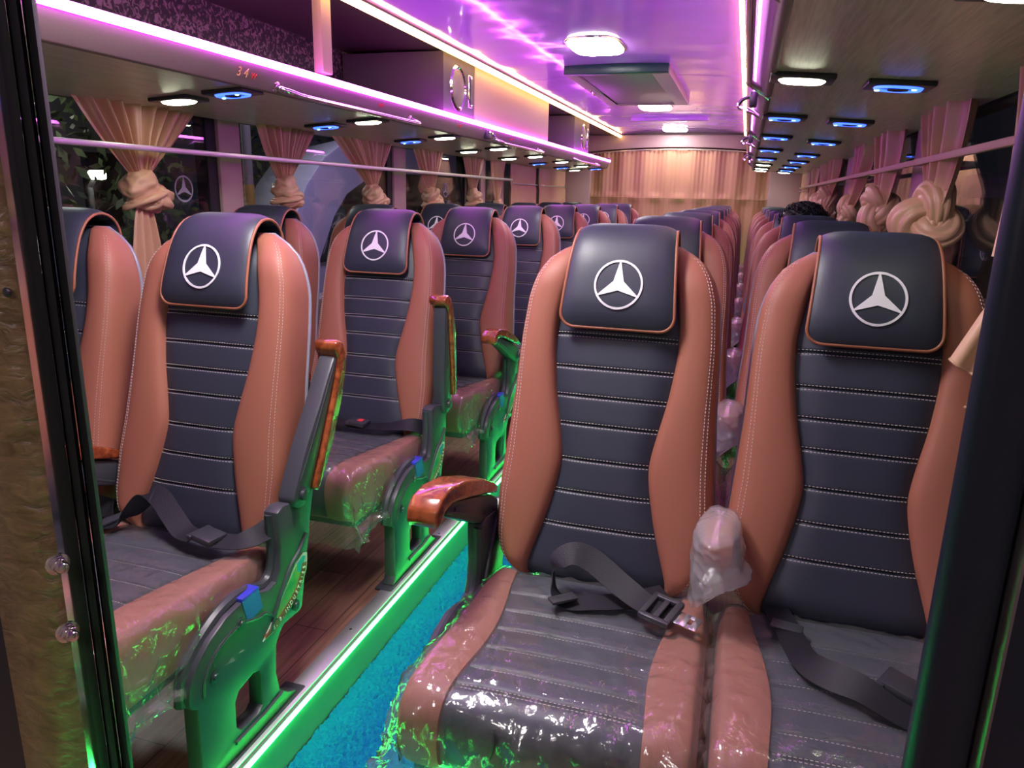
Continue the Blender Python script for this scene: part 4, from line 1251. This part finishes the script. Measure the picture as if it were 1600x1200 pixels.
# ------------------------------------------------------------------ curtains
def tied_curtain(side, y0, y1, yk, zk, label, R=.055, tail=.30, x=None, seed=0, knot_out=.0, loop=1, neck=.085):
    s = 1 if side == 'left' else -1
    xw = x if x is not None else (-1.865 if side == 'left' else .512)
    t = empty('tied_curtain', (xw, yk, 0))
    n = 9 if side == 'left' else 5
    def drape(u, v):
        e = v ** (.85 if side == 'left' else 1.25)
        wd = (y1 - y0) * (1 - e) + neck * e
        c = ((y0 + y1) / 2 - yk) * (1 - e)
        yy = c + (u - .5) * wd
        amp = ((.020 if side == 'left' else .030) * (1 - .6 * v) + .003) * min(1, 6 * min(u, 1 - u) + .15)
        ph = 2 * pi * n * u + seed + 1.6 * sin(5 * u + seed) + .5 * sin(9 * u + 3 * v)
        xx = s * (amp * (sin(ph) + .35 * sin(2.3 * ph + seed)) + knot_out * v ** 2 + .010 * sin(pi * u) * v)
        bulge = .018 * sin(pi * v) * (abs(u - .5) * 2) ** 2
        return (xx, yy + (bulge if u < .5 else -bulge) * -1, 1.384 + (zk + (R * .7 if side == 'left' else -R * .1) - 1.384) * v)
    MB().grid(drape, lin(0, 1, 110), lin(0, 1, 26)).build('drape', M['curtain'], t, 180, recalc=False)
    # knot: wrapped folds round a tilted axis
    mb = MB()
    def knot(cx, cy, cz, rx, ry, rz, tilt, sd, ridges=5):
        vs = []; fs = []; nu, nv = 64, 44
        for j in range(nv + 1):
            ph = pi * j / nv
            for i in range(nu):
                th = 2 * pi * i / nu
                d = Vector((sin(ph) * cos(th), sin(ph) * sin(th), cos(ph)))
                z2 = d.z * cos(tilt) - d.y * sin(tilt)
                wr = ridges * .9 * z2 + .55 * sin(th + sd) + .5 * noise.noise(d * 1.6 + Vector((sd, 0, 0))) + sd
                cr = abs(sin(wr)) ** .7
                k = .86 + .20 * cr + .22 * noise.noise(d * 1.5 + Vector((sd, 0, sd))) + .05 * abs(sin(wr * 2.7 + 2 * cos(th)))
                vs.append((cx + d.x * rx * k, cy + d.y * ry * k, cz + d.z * rz * k))
        for j in range(nv):
            for i in range(nu): fs.append((j * nu + i, j * nu + (i + 1) % nu, (j + 1) * nu + (i + 1) % nu, (j + 1) * nu + i))
        mb.add(vs, fs)
    ko = s * (knot_out + .01)
    if side == 'left':
        knot(ko, -R * .15 * loop, zk, R * .80, R * 1.0, R * .95, .7 * loop, seed, 4)
        knot(ko + s * .012, R * .70 * loop, zk - R * .55, R * .75, R * .95, R * .72, -.6 * loop, seed + 2, 4)
        # rolled end of the knot: a spiral of cloth facing the aisle
        nrm = Vector((s * .62, -.78, .10)).normalized(); e1 = Vector((0, 0, 1)).cross(nrm).normalized(); e2 = nrm.cross(e1)
        c0 = Vector((ko, R * .30 * loop, zk - R * .72)) + nrm * R * .62
        sp = []
        for k in range(46):
            a = 2.6 * 2 * pi * k / 45; rr = R * (.16 + .50 * k / 45)
            sp.append(c0 + e1 * rr * cos(a) * 1.25 + e2 * rr * sin(a) * .72 - nrm * rr * .25)
        mb.tube(sp, [R * (.10 + .07 * sin(pi * k / 45) + .02 * sin(k * 1.7)) for k in range(46)], 8)
        for q in range(3):
            rr = R * (.86 + .10 * q)
            mb.tube([Vector((ko, R * .15 * loop, zk - R * (.40 + .12 * q))) + Vector((s * rr * .86 * cos(a), rr * 1.08 * sin(a), R * .42 * loop * sin(a + .3 * q))) for a in lin(0, 2 * pi, 31)[:-1]],
                    [R * (.15 + .035 * sin(3 * a + q)) for a in lin(0, 2 * pi, 31)[:-1]], 8, closed=True)
    else:
        nrm = Vector((-.60, -.80, .05)).normalized(); e1 = Vector((0, 0, 1)).cross(nrm).normalized(); e2 = nrm.cross(e1)
        ce = Vector((ko, 0, zk - R * .25)); pts = []; rad = []
        rot = seed * 1.3
        for k in range(96):
            a = 2 * pi * k / 96
            X = sin(a) + 2 * sin(2 * a); Y = cos(a) - 2 * cos(2 * a); Z = -sin(3 * a)
            X, Y = X * cos(rot) - Y * sin(rot), X * sin(rot) + Y * cos(rot)
            pts.append(ce + e1 * X * R * .215 * loop + e2 * Y * R * .20 + nrm * Z * R * .17)
            rad.append(R * (.30 + .17 * min(1, sqrt(X * X + Y * Y) / 3) + .07 * sin(2 * a + seed)))
        mb.rope(pts, rad, 9, .5, .20, 60, seed, True)
        sp = []; c0 = ce + nrm * R * .42
        for k in range(50):
            a = 2.2 * 2 * pi * k / 49; rr = R * (.08 + .30 * k / 49)
            sp.append(c0 + e1 * rr * cos(a + .5) * 1.2 + e2 * (rr * sin(a + .5) * .7 - R * .15) - nrm * rr * .5)
        mb.rope(sp, [R * (.07 + .045 * sin(pi * k / 49)) for k in range(50)], 3, .3, .2, 14, seed)
    mb.build('knot', M['curtain'], t, 180)
    if tail:
        def tf(u, v):
            wd = .05 + (R * 3.0 - .05) * v ** .6
            return (ko + s * (.014 * sin(2 * pi * 3.5 * u + seed) * (.4 + v) - .004), (u - .5) * wd - .01 * loop * v, zk - R * .8 - tail * v - .012 * sin(pi * u) * v)
        MB().grid(tf, lin(0, 1, 44), lin(0, 1, 16)).build('tail', M['curtain'], t, 180, recalc=False)
    tag(t, label, 'curtain', 'tied satin curtains on the %s windows' % side)
    return t
tied_curtain('left', 1.74, 2.29, 1.985, 1.118, 'beige tied curtain at the left window nearest the door, lit golden', .060, .36, seed=.3)
tied_curtain('left', 2.60, 3.05, 2.775, 1.118, 'beige tied curtain on the left just behind the first window pillar', .060, .20, seed=1.3, loop=.4)
tied_curtain('left', 3.15, 3.82, 3.56, 1.105, 'beige tied curtain on the left just before the second window pillar', .062, .22, seed=2.2)
tied_curtain('left', 4.06, 4.55, 4.32, 1.10, 'beige tied curtain on the left just behind the second window pillar', .062, .22, seed=3.4, loop=.6)
tied_curtain('left', 4.87, 5.32, 5.08, 1.095, 'beige tied curtain on the left, fifth counting back from the door', .066, .25, seed=4.1, loop=.3)
tied_curtain('left', 5.46, 5.82, 5.62, 1.05, 'narrow cream curtain gathered on the left before the drawn curtains', .045, .25, seed=5.5, loop=.1)
tied_curtain('right', 2.14, 2.62, 2.27, 1.105, 'large tied beige curtain with swirled knot, right window above the second row', .100, .34, seed=.9, knot_out=.015, loop=-.8, x=.50, neck=.10)
tied_curtain('right', 2.98, 3.45, 3.10, 1.115, 'tied beige curtain on the right just behind the first right pillar', .095, .30, seed=1.9, knot_out=.015, loop=-.5, x=.50, neck=.10)
tied_curtain('right', 3.62, 4.12, 3.98, 1.09, 'tied beige curtain on the right, third knot counting back from the front', .085, .28, seed=2.7, knot_out=.03, loop=.4, neck=.09)
tied_curtain('right', 4.88, 5.35, 5.05, 1.15, 'tied beige curtain on the right, fourth knot counting back from the front', .098, .28, seed=3.3, knot_out=.03, loop=-.3, neck=.09)
tied_curtain('right', 5.5, 5.95, 5.75, 1.12, 'tied beige curtain on the right, fifth knot counting back from the front', .09, .28, seed=4.6, knot_out=.02, loop=.4)
tied_curtain('right', 6.3, 6.8, 6.55, 1.12, 'tied beige curtain on the right nearest the drawn rear right curtain', .09, .28, seed=5.9, knot_out=.02, loop=-.4)

# nearest right curtain whose hem hangs over the first window seat
t = empty('tied_curtain', (.48, 1.52, 0))
def dn(u, v):
    wd = .50 * (1 - v) + .10 * v
    return (-.004 * 0 - .035 * v ** 2 + .014 * sin(2 * pi * 8 * u) * (1 - .5 * v), -.05 * (1 - v) + (u - .5) * wd - .08 * v * 0, 1.384 + (1.03 - 1.384) * v)
MB().grid(dn, lin(0, 1, 90), lin(0, 1, 20)).build('drape', M['curtain'], t, 180, recalc=False)
vs, fs = blob(-.020, -.09, 1.035, .045, .060, .060, 3.3, 30, 22, .22, 2.4)
MB().add(vs, fs).build('knot', M['curtain'], t, 180)
def flap(A, B, top, sd):
    A, B, top = Vector(A), Vector(B), Vector(top)
    def fn(u, v):
        hem = A.lerp(B, u) + Vector((0, 0, -.012 * sin(pi * u)))
        q = top + (A.lerp(B, u) - A.lerp(B, .5)) * .22
        p = q.lerp(hem, v)
        w_ = (.10 + .9 * v) * .016 * sin(2 * pi * 1.9 * u + sd) + .012 * sin(pi * u) * sin(pi * v)
        return p + Vector((-.25 * w_, -abs(w_) * .9 - .004, 0))
    MB().grid(fn, lin(0, 1, 50), lin(0, 1, 26)).build('flap', M['curtain'], t, 180, recalc=False)
    MB().tube([fn(u, 1) for u in lin(0, 1, 40)], .0026, 6).build('hem', M['curtain'], t, 180)
o_ = Vector((.48, 1.52, 0))
flap(Vector((.362, 1.425, .862)) - o_, Vector((.490, 1.390, .810)) - o_, Vector((.452, 1.425, 1.03)) - o_, .4)
flap(Vector((.400, 1.432, .780)) - o_, Vector((.480, 1.405, .735)) - o_, Vector((.455, 1.435, 1.0)) - o_, 1.7)
tag(t, 'golden curtain hem hanging over the nearest right window seat beside the dark post', 'curtain')

def drawn(name, y0, y1, side, label, zb=.60):
    s = 1 if side == 'left' else -1
    xw = -1.855 if side == 'left' else .50
    n = int((y1 - y0) / .055)
    def fn(u, v):
        z = 1.372 - (1.372 - zb) * v; pin = math.exp(-((z - 1.215) / .02) ** 2)
        return (xw + s * (.016 * sin(2 * pi * n * u + 1.3 * sin(9 * u) + (.6 if z < 1.215 else 0)) * (1 - .75 * pin)), y0 + (y1 - y0) * u, z)
    t = empty('drawn_curtain', (0, 0, 0))
    MB().grid(fn, lin(0, 1, n * 10 + 1), lin(0, 1, 40)).build('pleated_cloth', M['curtain'], t, 180, recalc=False)
    MB().tube([(xw + s * .024, y0, 1.213), (xw + s * .024, y1, 1.213)], .004, 8).build('curtain_rod', M['alu'], t)
    tag(t, label, 'curtain')
drawn('drawn_curtain', 5.935, 6.69, 'left', 'pleated beige curtain drawn closed over the left window nearer the cream one')
drawn('drawn_curtain', 6.81, 7.85, 'left', 'pleated beige curtain drawn closed over the last left window')
drawn('drawn_curtain', 7.0, 7.85, 'right', 'pleated cream curtain drawn closed over the last right window')

def rc(u, v):
    x = -1.60 + 1.83 * u; z = 1.61 - 1.25 * v
    zt = 1.61 - .045 * ((x - AX) / .9) ** 2
    if v < .08: z = zt - (1.61 - 1.51) * v / .08 * (zt - 1.51) / .1
    pin = math.exp(-((z - 1.125) / .035) ** 2); hd = math.exp(-((z - zt) / .03) ** 2)
    broad = .012 * sin(2 * pi * 8.5 * u + 1.0 * sin(7 * u)); fine = .006 * sin(2 * pi * 44 * u + 2 * sin(11 * u))
    a = broad * (1 - .85 * pin) * (1 if z > 1.125 else 1.2) + fine * (.25 + .9 * hd)
    return (x, 7.90 + a - .012 * pin, z)
t = empty('rear_curtain', (0, 0, 0))
MB().grid(rc, lin(0, 1, 340), lin(0, 1, 60)).build('pleated_cloth', M['rear_curtain'], t, 180, recalc=False)
MB().tube([(x, 7.882, 1.600 - .045 * ((x - AX) / .9) ** 2) for x in lin(-1.58, .21, 20)], .005, 8).build('curtain_rod', M['alu'], t)
MB().tube([(x, 7.872, 1.125) for x in lin(-1.58, .21, 10)], .003, 6).build('hem_cord', M['rear_curtain'], t)
tag(t, 'wide cream satin curtain drawn across the rear of the bus', 'curtain')

# ------------------------------------------------------------------ doorway between cabin and saloon
ZB, ZT = -.13, 1.765
YP = .60
def px(r): return r * YP
t = empty('door_jamb', (0, 0, 0))
MB().prism([(px(-1.395), YP), (px(-1.385), YP - .012), (px(-1.30), YP - .016), (px(-1.232), YP - .012), (px(-1.222), YP - .003), (-1.222 * (YP + .05), YP + .05), (-1.395 * (YP + .05), YP + .05)], 'z', ZB, ZT).build('padded_panel', M['padded'], t, 60)
MB().prism([(px(-1.2212), YP - .003), (px(-1.2205), YP - .004), (-.7359, YP + .0279), (-1.175 * (YP + .05), YP + .05), (-1.221 * (YP + .05), YP + .05)], 'z', ZB, ZT).build('chrome_strip', M['chrome'], t, None)
def roundbar(cx, cy, r): return [(cx + r * cos(a), cy + r * sin(a)) for a in lin(0, 2 * pi, 17)[:-1]]
MB().prism([(-1.1715 * (YP + .032), YP + .032), (-1.160 * (YP + .028), YP + .028), (-1.148 * (YP + .029), YP + .029), (-1.139 * (YP + .038), YP + .038), (-1.140 * (YP + .08), YP + .08), (-1.1715 * (YP + .08), YP + .08)], 'z', ZB, ZT).build('rubber_seal', M['rubber'], t, 50)
MB().prism([(-1.137 * (YP + .042), YP + .042), (-1.130 * (YP + .036), YP + .036), (-1.116 * (YP + .036), YP + .036), (-1.107 * (YP + .044), YP + .044), (-1.108 * (YP + .08), YP + .08), (-1.137 * (YP + .08), YP + .08)], 'z', ZB, ZT).build('rubber_seal', M['rubber'], t, 50)
MB().box((px(-1.70), YP + .01, ZB), (px(-1.396), YP + .05, ZT)).build('dark_side_panel', M['navy'], t)
for zz in (1.12 - .712 * YP, 1.12 - .861 * YP):
    b = MB().lathe([(.0130, 0), (.0130, .003), (.0095, .0035)], 'x', (0, 0, 0), 18)
    hexp = [(.0098 * cos(a), .0098 * sin(a)) for a in lin(0, 2 * pi, 7)[:-1]]
    b.prism(hexp, 'x', .0032, .0120, .0004, 1).lathe([(.0070, .0120), (.0070, .0165), (.0055, .0190), (.002, .0195)], 'x', (0, 0, 0), 18)
    o = b.build('hex_bolt', M['chrome'], t, 35, loc=(px(-1.214), YP - .010, zz)); o.rotation_euler = (0, 0, radians(-20))
o = MB().lathe([(.005, 0), (.005, -.002), (.003, -.0035)], 'y', (0, 0, 0), 14).build('rivet', M['black_plastic'], t, 40, loc=(px(-1.232), YP - .0125, 1.12 - .185 * YP))
tag(t, 'door jamb with tan padded leather, chrome strip and black rubber seals', 'door jamb')

YQ = .60
t = empty('door_post', (0, 0, 0))
MB().prism([(.286 * YQ, YQ + .008), (.292 * YQ, YQ), (.305 * YQ, YQ - .003), (.352 * YQ, YQ - .003), (.362 * YQ, YQ + .003), (.362 * (YQ + .05), YQ + .05), (.286 * (YQ + .05), YQ + .05)], 'z', ZB, ZT).build('post_bar', M['navy'], t, 50)
MB().prism([(.365 * YQ, YQ + .010), (.366 * YQ, YQ + .004), (.374 * YQ, YQ - .002), (.378 * YQ, YQ - .002), (.378 * YQ, YQ + .05), (.365 * YQ, YQ + .05)], 'z', ZB, ZT).build('metal_edge', M['dark_metal'], t, None)
MB().box((.379 * YQ, YQ + .0, ZB), (.379 * YQ + .28, YQ + .05, ZT)).build('dark_side_panel', M['navy'], t)
tag(t, 'dark navy door post with thin metal edge right of the doorway', 'door post')

# ------------------------------------------------------------------ person dozing in the fourth row
def person():
    x, y = RX[1] + .02, RY + 3 * PITCH
    t = empty('person', (x, y, 0))
    J = {'pel': (0, -.31, .46), 'bel': (0, -.27, .56), 'che': (0, -.21, .70), 'nek': (0, -.185, .83), 'hd0': (0, -.20, .89), 'hd1': (0, -.215, .96), 'hd2': (0, -.205, 1.03),
         'lsh': (-.15, -.20, .79), 'lel': (-.20, -.30, .60), 'lwr': (-.12, -.46, .52), 'rsh': (.15, -.20, .79), 'rel': (.20, -.30, .60), 'rwr': (.12, -.46, .52),
         'lhp': (-.09, -.33, .45), 'lkn': (-.11, -.70, .47), 'lan': (-.11, -.66, .09), 'lto': (-.12, -.78, .05),
         'rhp': (.09, -.33, .45), 'rkn': (.11, -.70, .47), 'ran': (.11, -.66, .09), 'rto': (.12, -.78, .05)}
    rad = {'pel': .12, 'bel': .115, 'che': .125, 'nek': .05, 'hd0': .06, 'hd1': .082, 'hd2': .07, 'lsh': .06, 'lel': .042, 'lwr': .028, 'rsh': .06, 'rel': .042, 'rwr': .028,
           'lhp': .085, 'lkn': .06, 'lan': .04, 'lto': .035, 'rhp': .085, 'rkn': .06, 'ran': .04, 'rto': .035}
    E_ = [('pel', 'bel'), ('bel', 'che'), ('che', 'nek'), ('nek', 'hd0'), ('hd0', 'hd1'), ('hd1', 'hd2'), ('che', 'lsh'), ('lsh', 'lel'), ('lel', 'lwr'), ('che', 'rsh'), ('rsh', 'rel'), ('rel', 'rwr'),
          ('pel', 'lhp'), ('lhp', 'lkn'), ('lkn', 'lan'), ('lan', 'lto'), ('pel', 'rhp'), ('rhp', 'rkn'), ('rkn', 'ran'), ('ran', 'rto')]
    names = list(J); vs = [J[n] for n in names]; rr = [rad[n] for n in names]; es = [(names.index(a), names.index(b)) for a, b in E_]
    for s, wn_ in ((-1, 'lwr'), (1, 'rwr')):
        wi = names.index(wn_); w0 = Vector(J[wn_])
        pal = len(vs); vs.append(tuple(w0 + Vector((-s * .03, -.065, -.01)))); rr.append(.032); es.append((wi, pal))
        for f in range(4):
            k = Vector((s * (-.05 + f * .021), -.085, -.012)); ln = (.06, .07, .066, .052)[f]
            a = len(vs); vs.append(tuple(w0 + k)); rr.append(.009); es.append((pal, a))
            b = len(vs); vs.append(tuple(w0 + k + Vector((0, -ln * .55, -.004)))); rr.append(.008); es.append((a, b))
            c = len(vs); vs.append(tuple(w0 + k + Vector((0, -ln, -.022)))); rr.append(.007); es.append((b, c))
        a = len(vs); vs.append(tuple(w0 + Vector((-s * .062, -.055, 0)))); rr.append(.010); es.append((pal, a))
        b = len(vs); vs.append(tuple(w0 + Vector((-s * .075, -.085, -.006)))); rr.append(.008); es.append((a, b))
    me = bpy.data.meshes.new('body'); me.from_pydata(vs, es, [])
    o = bpy.data.objects.new('body', me); C.objects.link(o)
    md = o.modifiers.new('skin', 'SKIN'); md.use_smooth_shade = True
    for i, sv in enumerate(me.skin_vertices[0].data):
        sv.radius = (rr[i], rr[i]); sv.use_root = (i == 0)
    sd = o.modifiers.new('sub', 'SUBSURF'); sd.levels = 1; sd.render_levels = 1
    bpy.context.view_layer.update()
    m2 = bpy.data.meshes.new_from_object(o.evaluated_get(bpy.context.evaluated_depsgraph_get()))
    bpy.data.objects.remove(o)
    m2.materials.clear()
    for m in (M['skin'], M['shirt'], M['trousers'], M['shoe']): m2.materials.append(m)
    for p in m2.polygons:
        c = p.center; p.use_smooth = True
        if c.z > .845: p.material_index = 0
        elif c.z < .11: p.material_index = 3
        elif c.y < -.43 and c.z > .50 and abs(c.x) < .19: p.material_index = 0
        elif c.z > .53: p.material_index = 1
        else: p.material_index = 2
    b = put('body', m2, t)
    hc = Vector((0, -.208, .975))
    f = MB(); f.add(*blob(0, hc.y - .088, hc.z - .020, .014, .020, .022, 1, 12, 10, .05)); f.add(*blob(-.082, hc.y, hc.z - .01, .012, .022, .032, 2, 10, 8, .05)); f.add(*blob(.082, hc.y, hc.z - .01, .012, .022, .032, 3, 10, 8, .05))
    f.build('nose_and_ears', M['skin'], t, 180)
    for s in (-1, 1):
        e = MB(); e.add(*blob(s * .030, hc.y - .076, hc.z + .004, .012, .008, .008, 1, 12, 8, 0)); e.build('eye', M['eye'], t, 180)
    MB().tube([(-.022, hc.y - .078, hc.z - .055), (0, hc.y - .084, hc.z - .056), (.022, hc.y - .078, hc.z - .055)], .004, 6).build('mouth', M['sticker_red'], t)
    h = MB(); vs_, fs_ = blob(0, hc.y + .012, hc.z + .055, .102, .108, .078, 6, 36, 24, .10, 4)
    h.add(vs_, fs_)
    rnd = random.Random(4)
    for k in range(420):
        th = rnd.uniform(0, 2 * pi); ph = rnd.uniform(.0, 1.7)
        d = Vector((sin(ph) * cos(th), sin(ph) * sin(th), cos(ph)))
        p = Vector((0, hc.y + .012, hc.z + .055)) + Vector((d.x * .098, d.y * .104, d.z * .074))
        tv = Vector((rnd.uniform(-1, 1), rnd.uniform(-1, 1), rnd.uniform(-.2, 1))) ; tv = (tv - d * tv.dot(d)).normalized()
        h.tube([p, p + d * .012 + tv * .012, p + d * .014 + tv * .032], [.0035, .003, .001], 4)
    h.build('hair', M['hair'], t, 180)
    tag(t, 'seated person with short black tousled hair showing above the right window seats', 'person')
person()

# ------------------------------------------------------------------ outside, seen through the glass at night
GZ = -1.05
o = MB().box((-30, -12, GZ - .1), (26, 34, GZ)).build('floor_outside', M['asphalt']); o['kind'] = 'structure'

def shrub(x, y, h, r, seed, label, n=900, name='leafy_tree'):
    rnd = random.Random(seed); t = empty(name, (x, y, GZ))
    MB().tube([(0, 0, 0), (.05, .03, h * .35), (0, -.05, h * .6)], [.09, .07, .04], 8).build('trunk', M['bark'], t)
    mb = MB()
    for k in range(n):
        th = rnd.uniform(0, 2 * pi); cz = rnd.uniform(-1, 1); rad = rnd.uniform(.4, 1) ** .6
        d = Vector((sqrt(1 - cz * cz) * cos(th), sqrt(1 - cz * cz) * sin(th), cz))
        p = Vector((d.x * r, d.y * r, h * .58 + d.z * h * .42)) * 1
        p.x *= rad; p.y *= rad
        L = rnd.uniform(.10, .2); a = Vector((rnd.uniform(-1, 1), rnd.uniform(-1, 1), rnd.uniform(-1.2, .3))).normalized(); b = a.cross(Vector((rnd.uniform(-1, 1), rnd.uniform(-1, 1), rnd.uniform(-1, 1)))).normalized()
        mb.add([p, p + a * L * .5 + b * L * .22, p + a * L, p + a * L * .5 - b * L * .22], [(0, 1, 2, 3)])
    mb.build('foliage', M['leaf'], t, None, recalc=False, weld=False)
    tag(t, label, 'tree', 'trees outside the left windows')
shrub(-6.6, 6.0, 3.2, 1.1, 1, 'dark leafy tree outside the first left window, seen behind the nearest curtain')
shrub(-7.8, 9.9, 4.2, 1.6, 2, 'dark leafy tree outside beyond the first left window pillar')
shrub(-8.2, 13.6, 4.4, 1.7, 3, 'dark leafy tree farthest back outside the left windows')

t = empty('building', (0, 0, 0))
MB().box((-12.5, 7.5, GZ), (-11.2, 13.0, 3.2)).build('wall', M['plaster'], t)
MB().box((-11.2, 9.0, .6), (-11.12, 9.9, 1.3)).build('shutter', M['peach'], t)
MB().box((-11.2, 10.6, .4), (-11.14, 11.4, 1.7), .01).build('window_pane', M['dark_glass'], t)
tag(t, 'dim plastered building outside the first left window', 'building')
t = empty('street_lamp', (-7.95, 7.62, GZ))
MB().tube([(0, 0, 0), (0, 0, 2.15)], .04, 10).tube([(0, 0, 2.15), (.15, -.02, 2.30)], .03, 8).build('pole', M['black_plastic'], t)
MB().box((.08, -.10, 2.25), (.24, .06, 2.36), .03).build('lamp_head', M['street'], t)
tag(t, 'small bright lamp outside seen through the first left window', 'street lamp')
o = MB().tube([(-3.3, 4.5, GZ), (-3.3, 4.5, 1.15)], .035, 10).tube([(-3.3, 4.5, 1.15), (-3.3, 4.5, 2.6)], .032, 10, mi=1).build('post', [M['yellow_paint'], M['plaster']])
tag(o, 'yellow and grey pole standing outside behind the first left pillar', 'pole')

# parked pale vehicle outside the left windows with a curved windscreen
t = empty('parked_bus', (0, 0, 0))
ell = lambda cy, cz, a, b, g: (cy + a * cos(g), cz + b * sin(g))
outer = [(4.85, GZ + .35), (4.90, .40), (5.06, .95), (5.22, 1.17), (5.50, 1.39), (5.92, 1.57), (6.45, 1.64), (9.5, 1.70), (9.5, GZ + .35)]
mb = MB().prism(outer, 'x', -5.2, -3.30, .03)
mb.v = [(x_, y_ + (1.05 * (-3.3 - x_) if y_ < 7 else 0), z_) for x_, y_, z_ in mb.v]
mb.build('body_shell', M['white_paint'], t, 50)
MB().prism([(5.35, .55), (5.62, .92), (5.84, 1.10), (6.16, 1.215), (6.60, 1.30), (9.3, 1.33), (9.3, .55)], 'x', -3.32, -3.285, .008).build('side_window', M['dark_glass'], t)
for yy in (6.0, 8.4):
    w_ = MB().lathe([(.40, -3.42), (.42, -3.30), (.40, -3.22), (.25, -3.20), (.22, -3.24)], 'x', (0, yy, GZ + .42), 28).build('wheel', M['rubber'], t)
tag(t, 'pale lilac vehicle with curved windscreen parked outside the left windows', 'vehicle')
# parked vehicle on the right
t = empty('parked_van', (0, 0, 0))
MB().prism([(2.2, GZ + .3), (2.3, .4), (2.8, .85), (3.3, 1.3), (6.8, 1.35), (6.9, GZ + .3)], 'x', 1.5, 3.2, .05).build('body_shell', M['white_paint'], t, 50)
MB().prism([(2.9, .55), (3.38, 1.15), (6.6, 1.18), (6.6, .55)], 'x', 1.485, 1.52, .008).build('side_window', M['dark_glass'], t)
for yy in (3.0, 6.0):
    MB().lathe([(.36, 1.62), (.38, 1.50), (.36, 1.44), (.22, 1.43), (.2, 1.46)], 'x', (0, yy, GZ + .38), 24).build('wheel', M['rubber'], t)
tag(t, 'pale van parked outside the right windows', 'vehicle')

# added fill lights outside on the left, the first tinted lilac for the bus
ld = bpy.data.lights.new('outside_fill', 'POINT'); ld.energy = 130; ld.color = (.72, .55, 1.0); ld.shadow_soft_size = .2
lo = bpy.data.objects.new('outside_fill', ld); C.objects.link(lo); lo.location = (-2.5, 4.2, 3.0)
ld = bpy.data.lights.new('outside_fill', 'POINT'); ld.energy = 130; ld.color = (.9, .9, .85); ld.shadow_soft_size = .2
lo = bpy.data.objects.new('outside_fill', ld); C.objects.link(lo); lo.location = (-4.9, 4.4, 3.2)
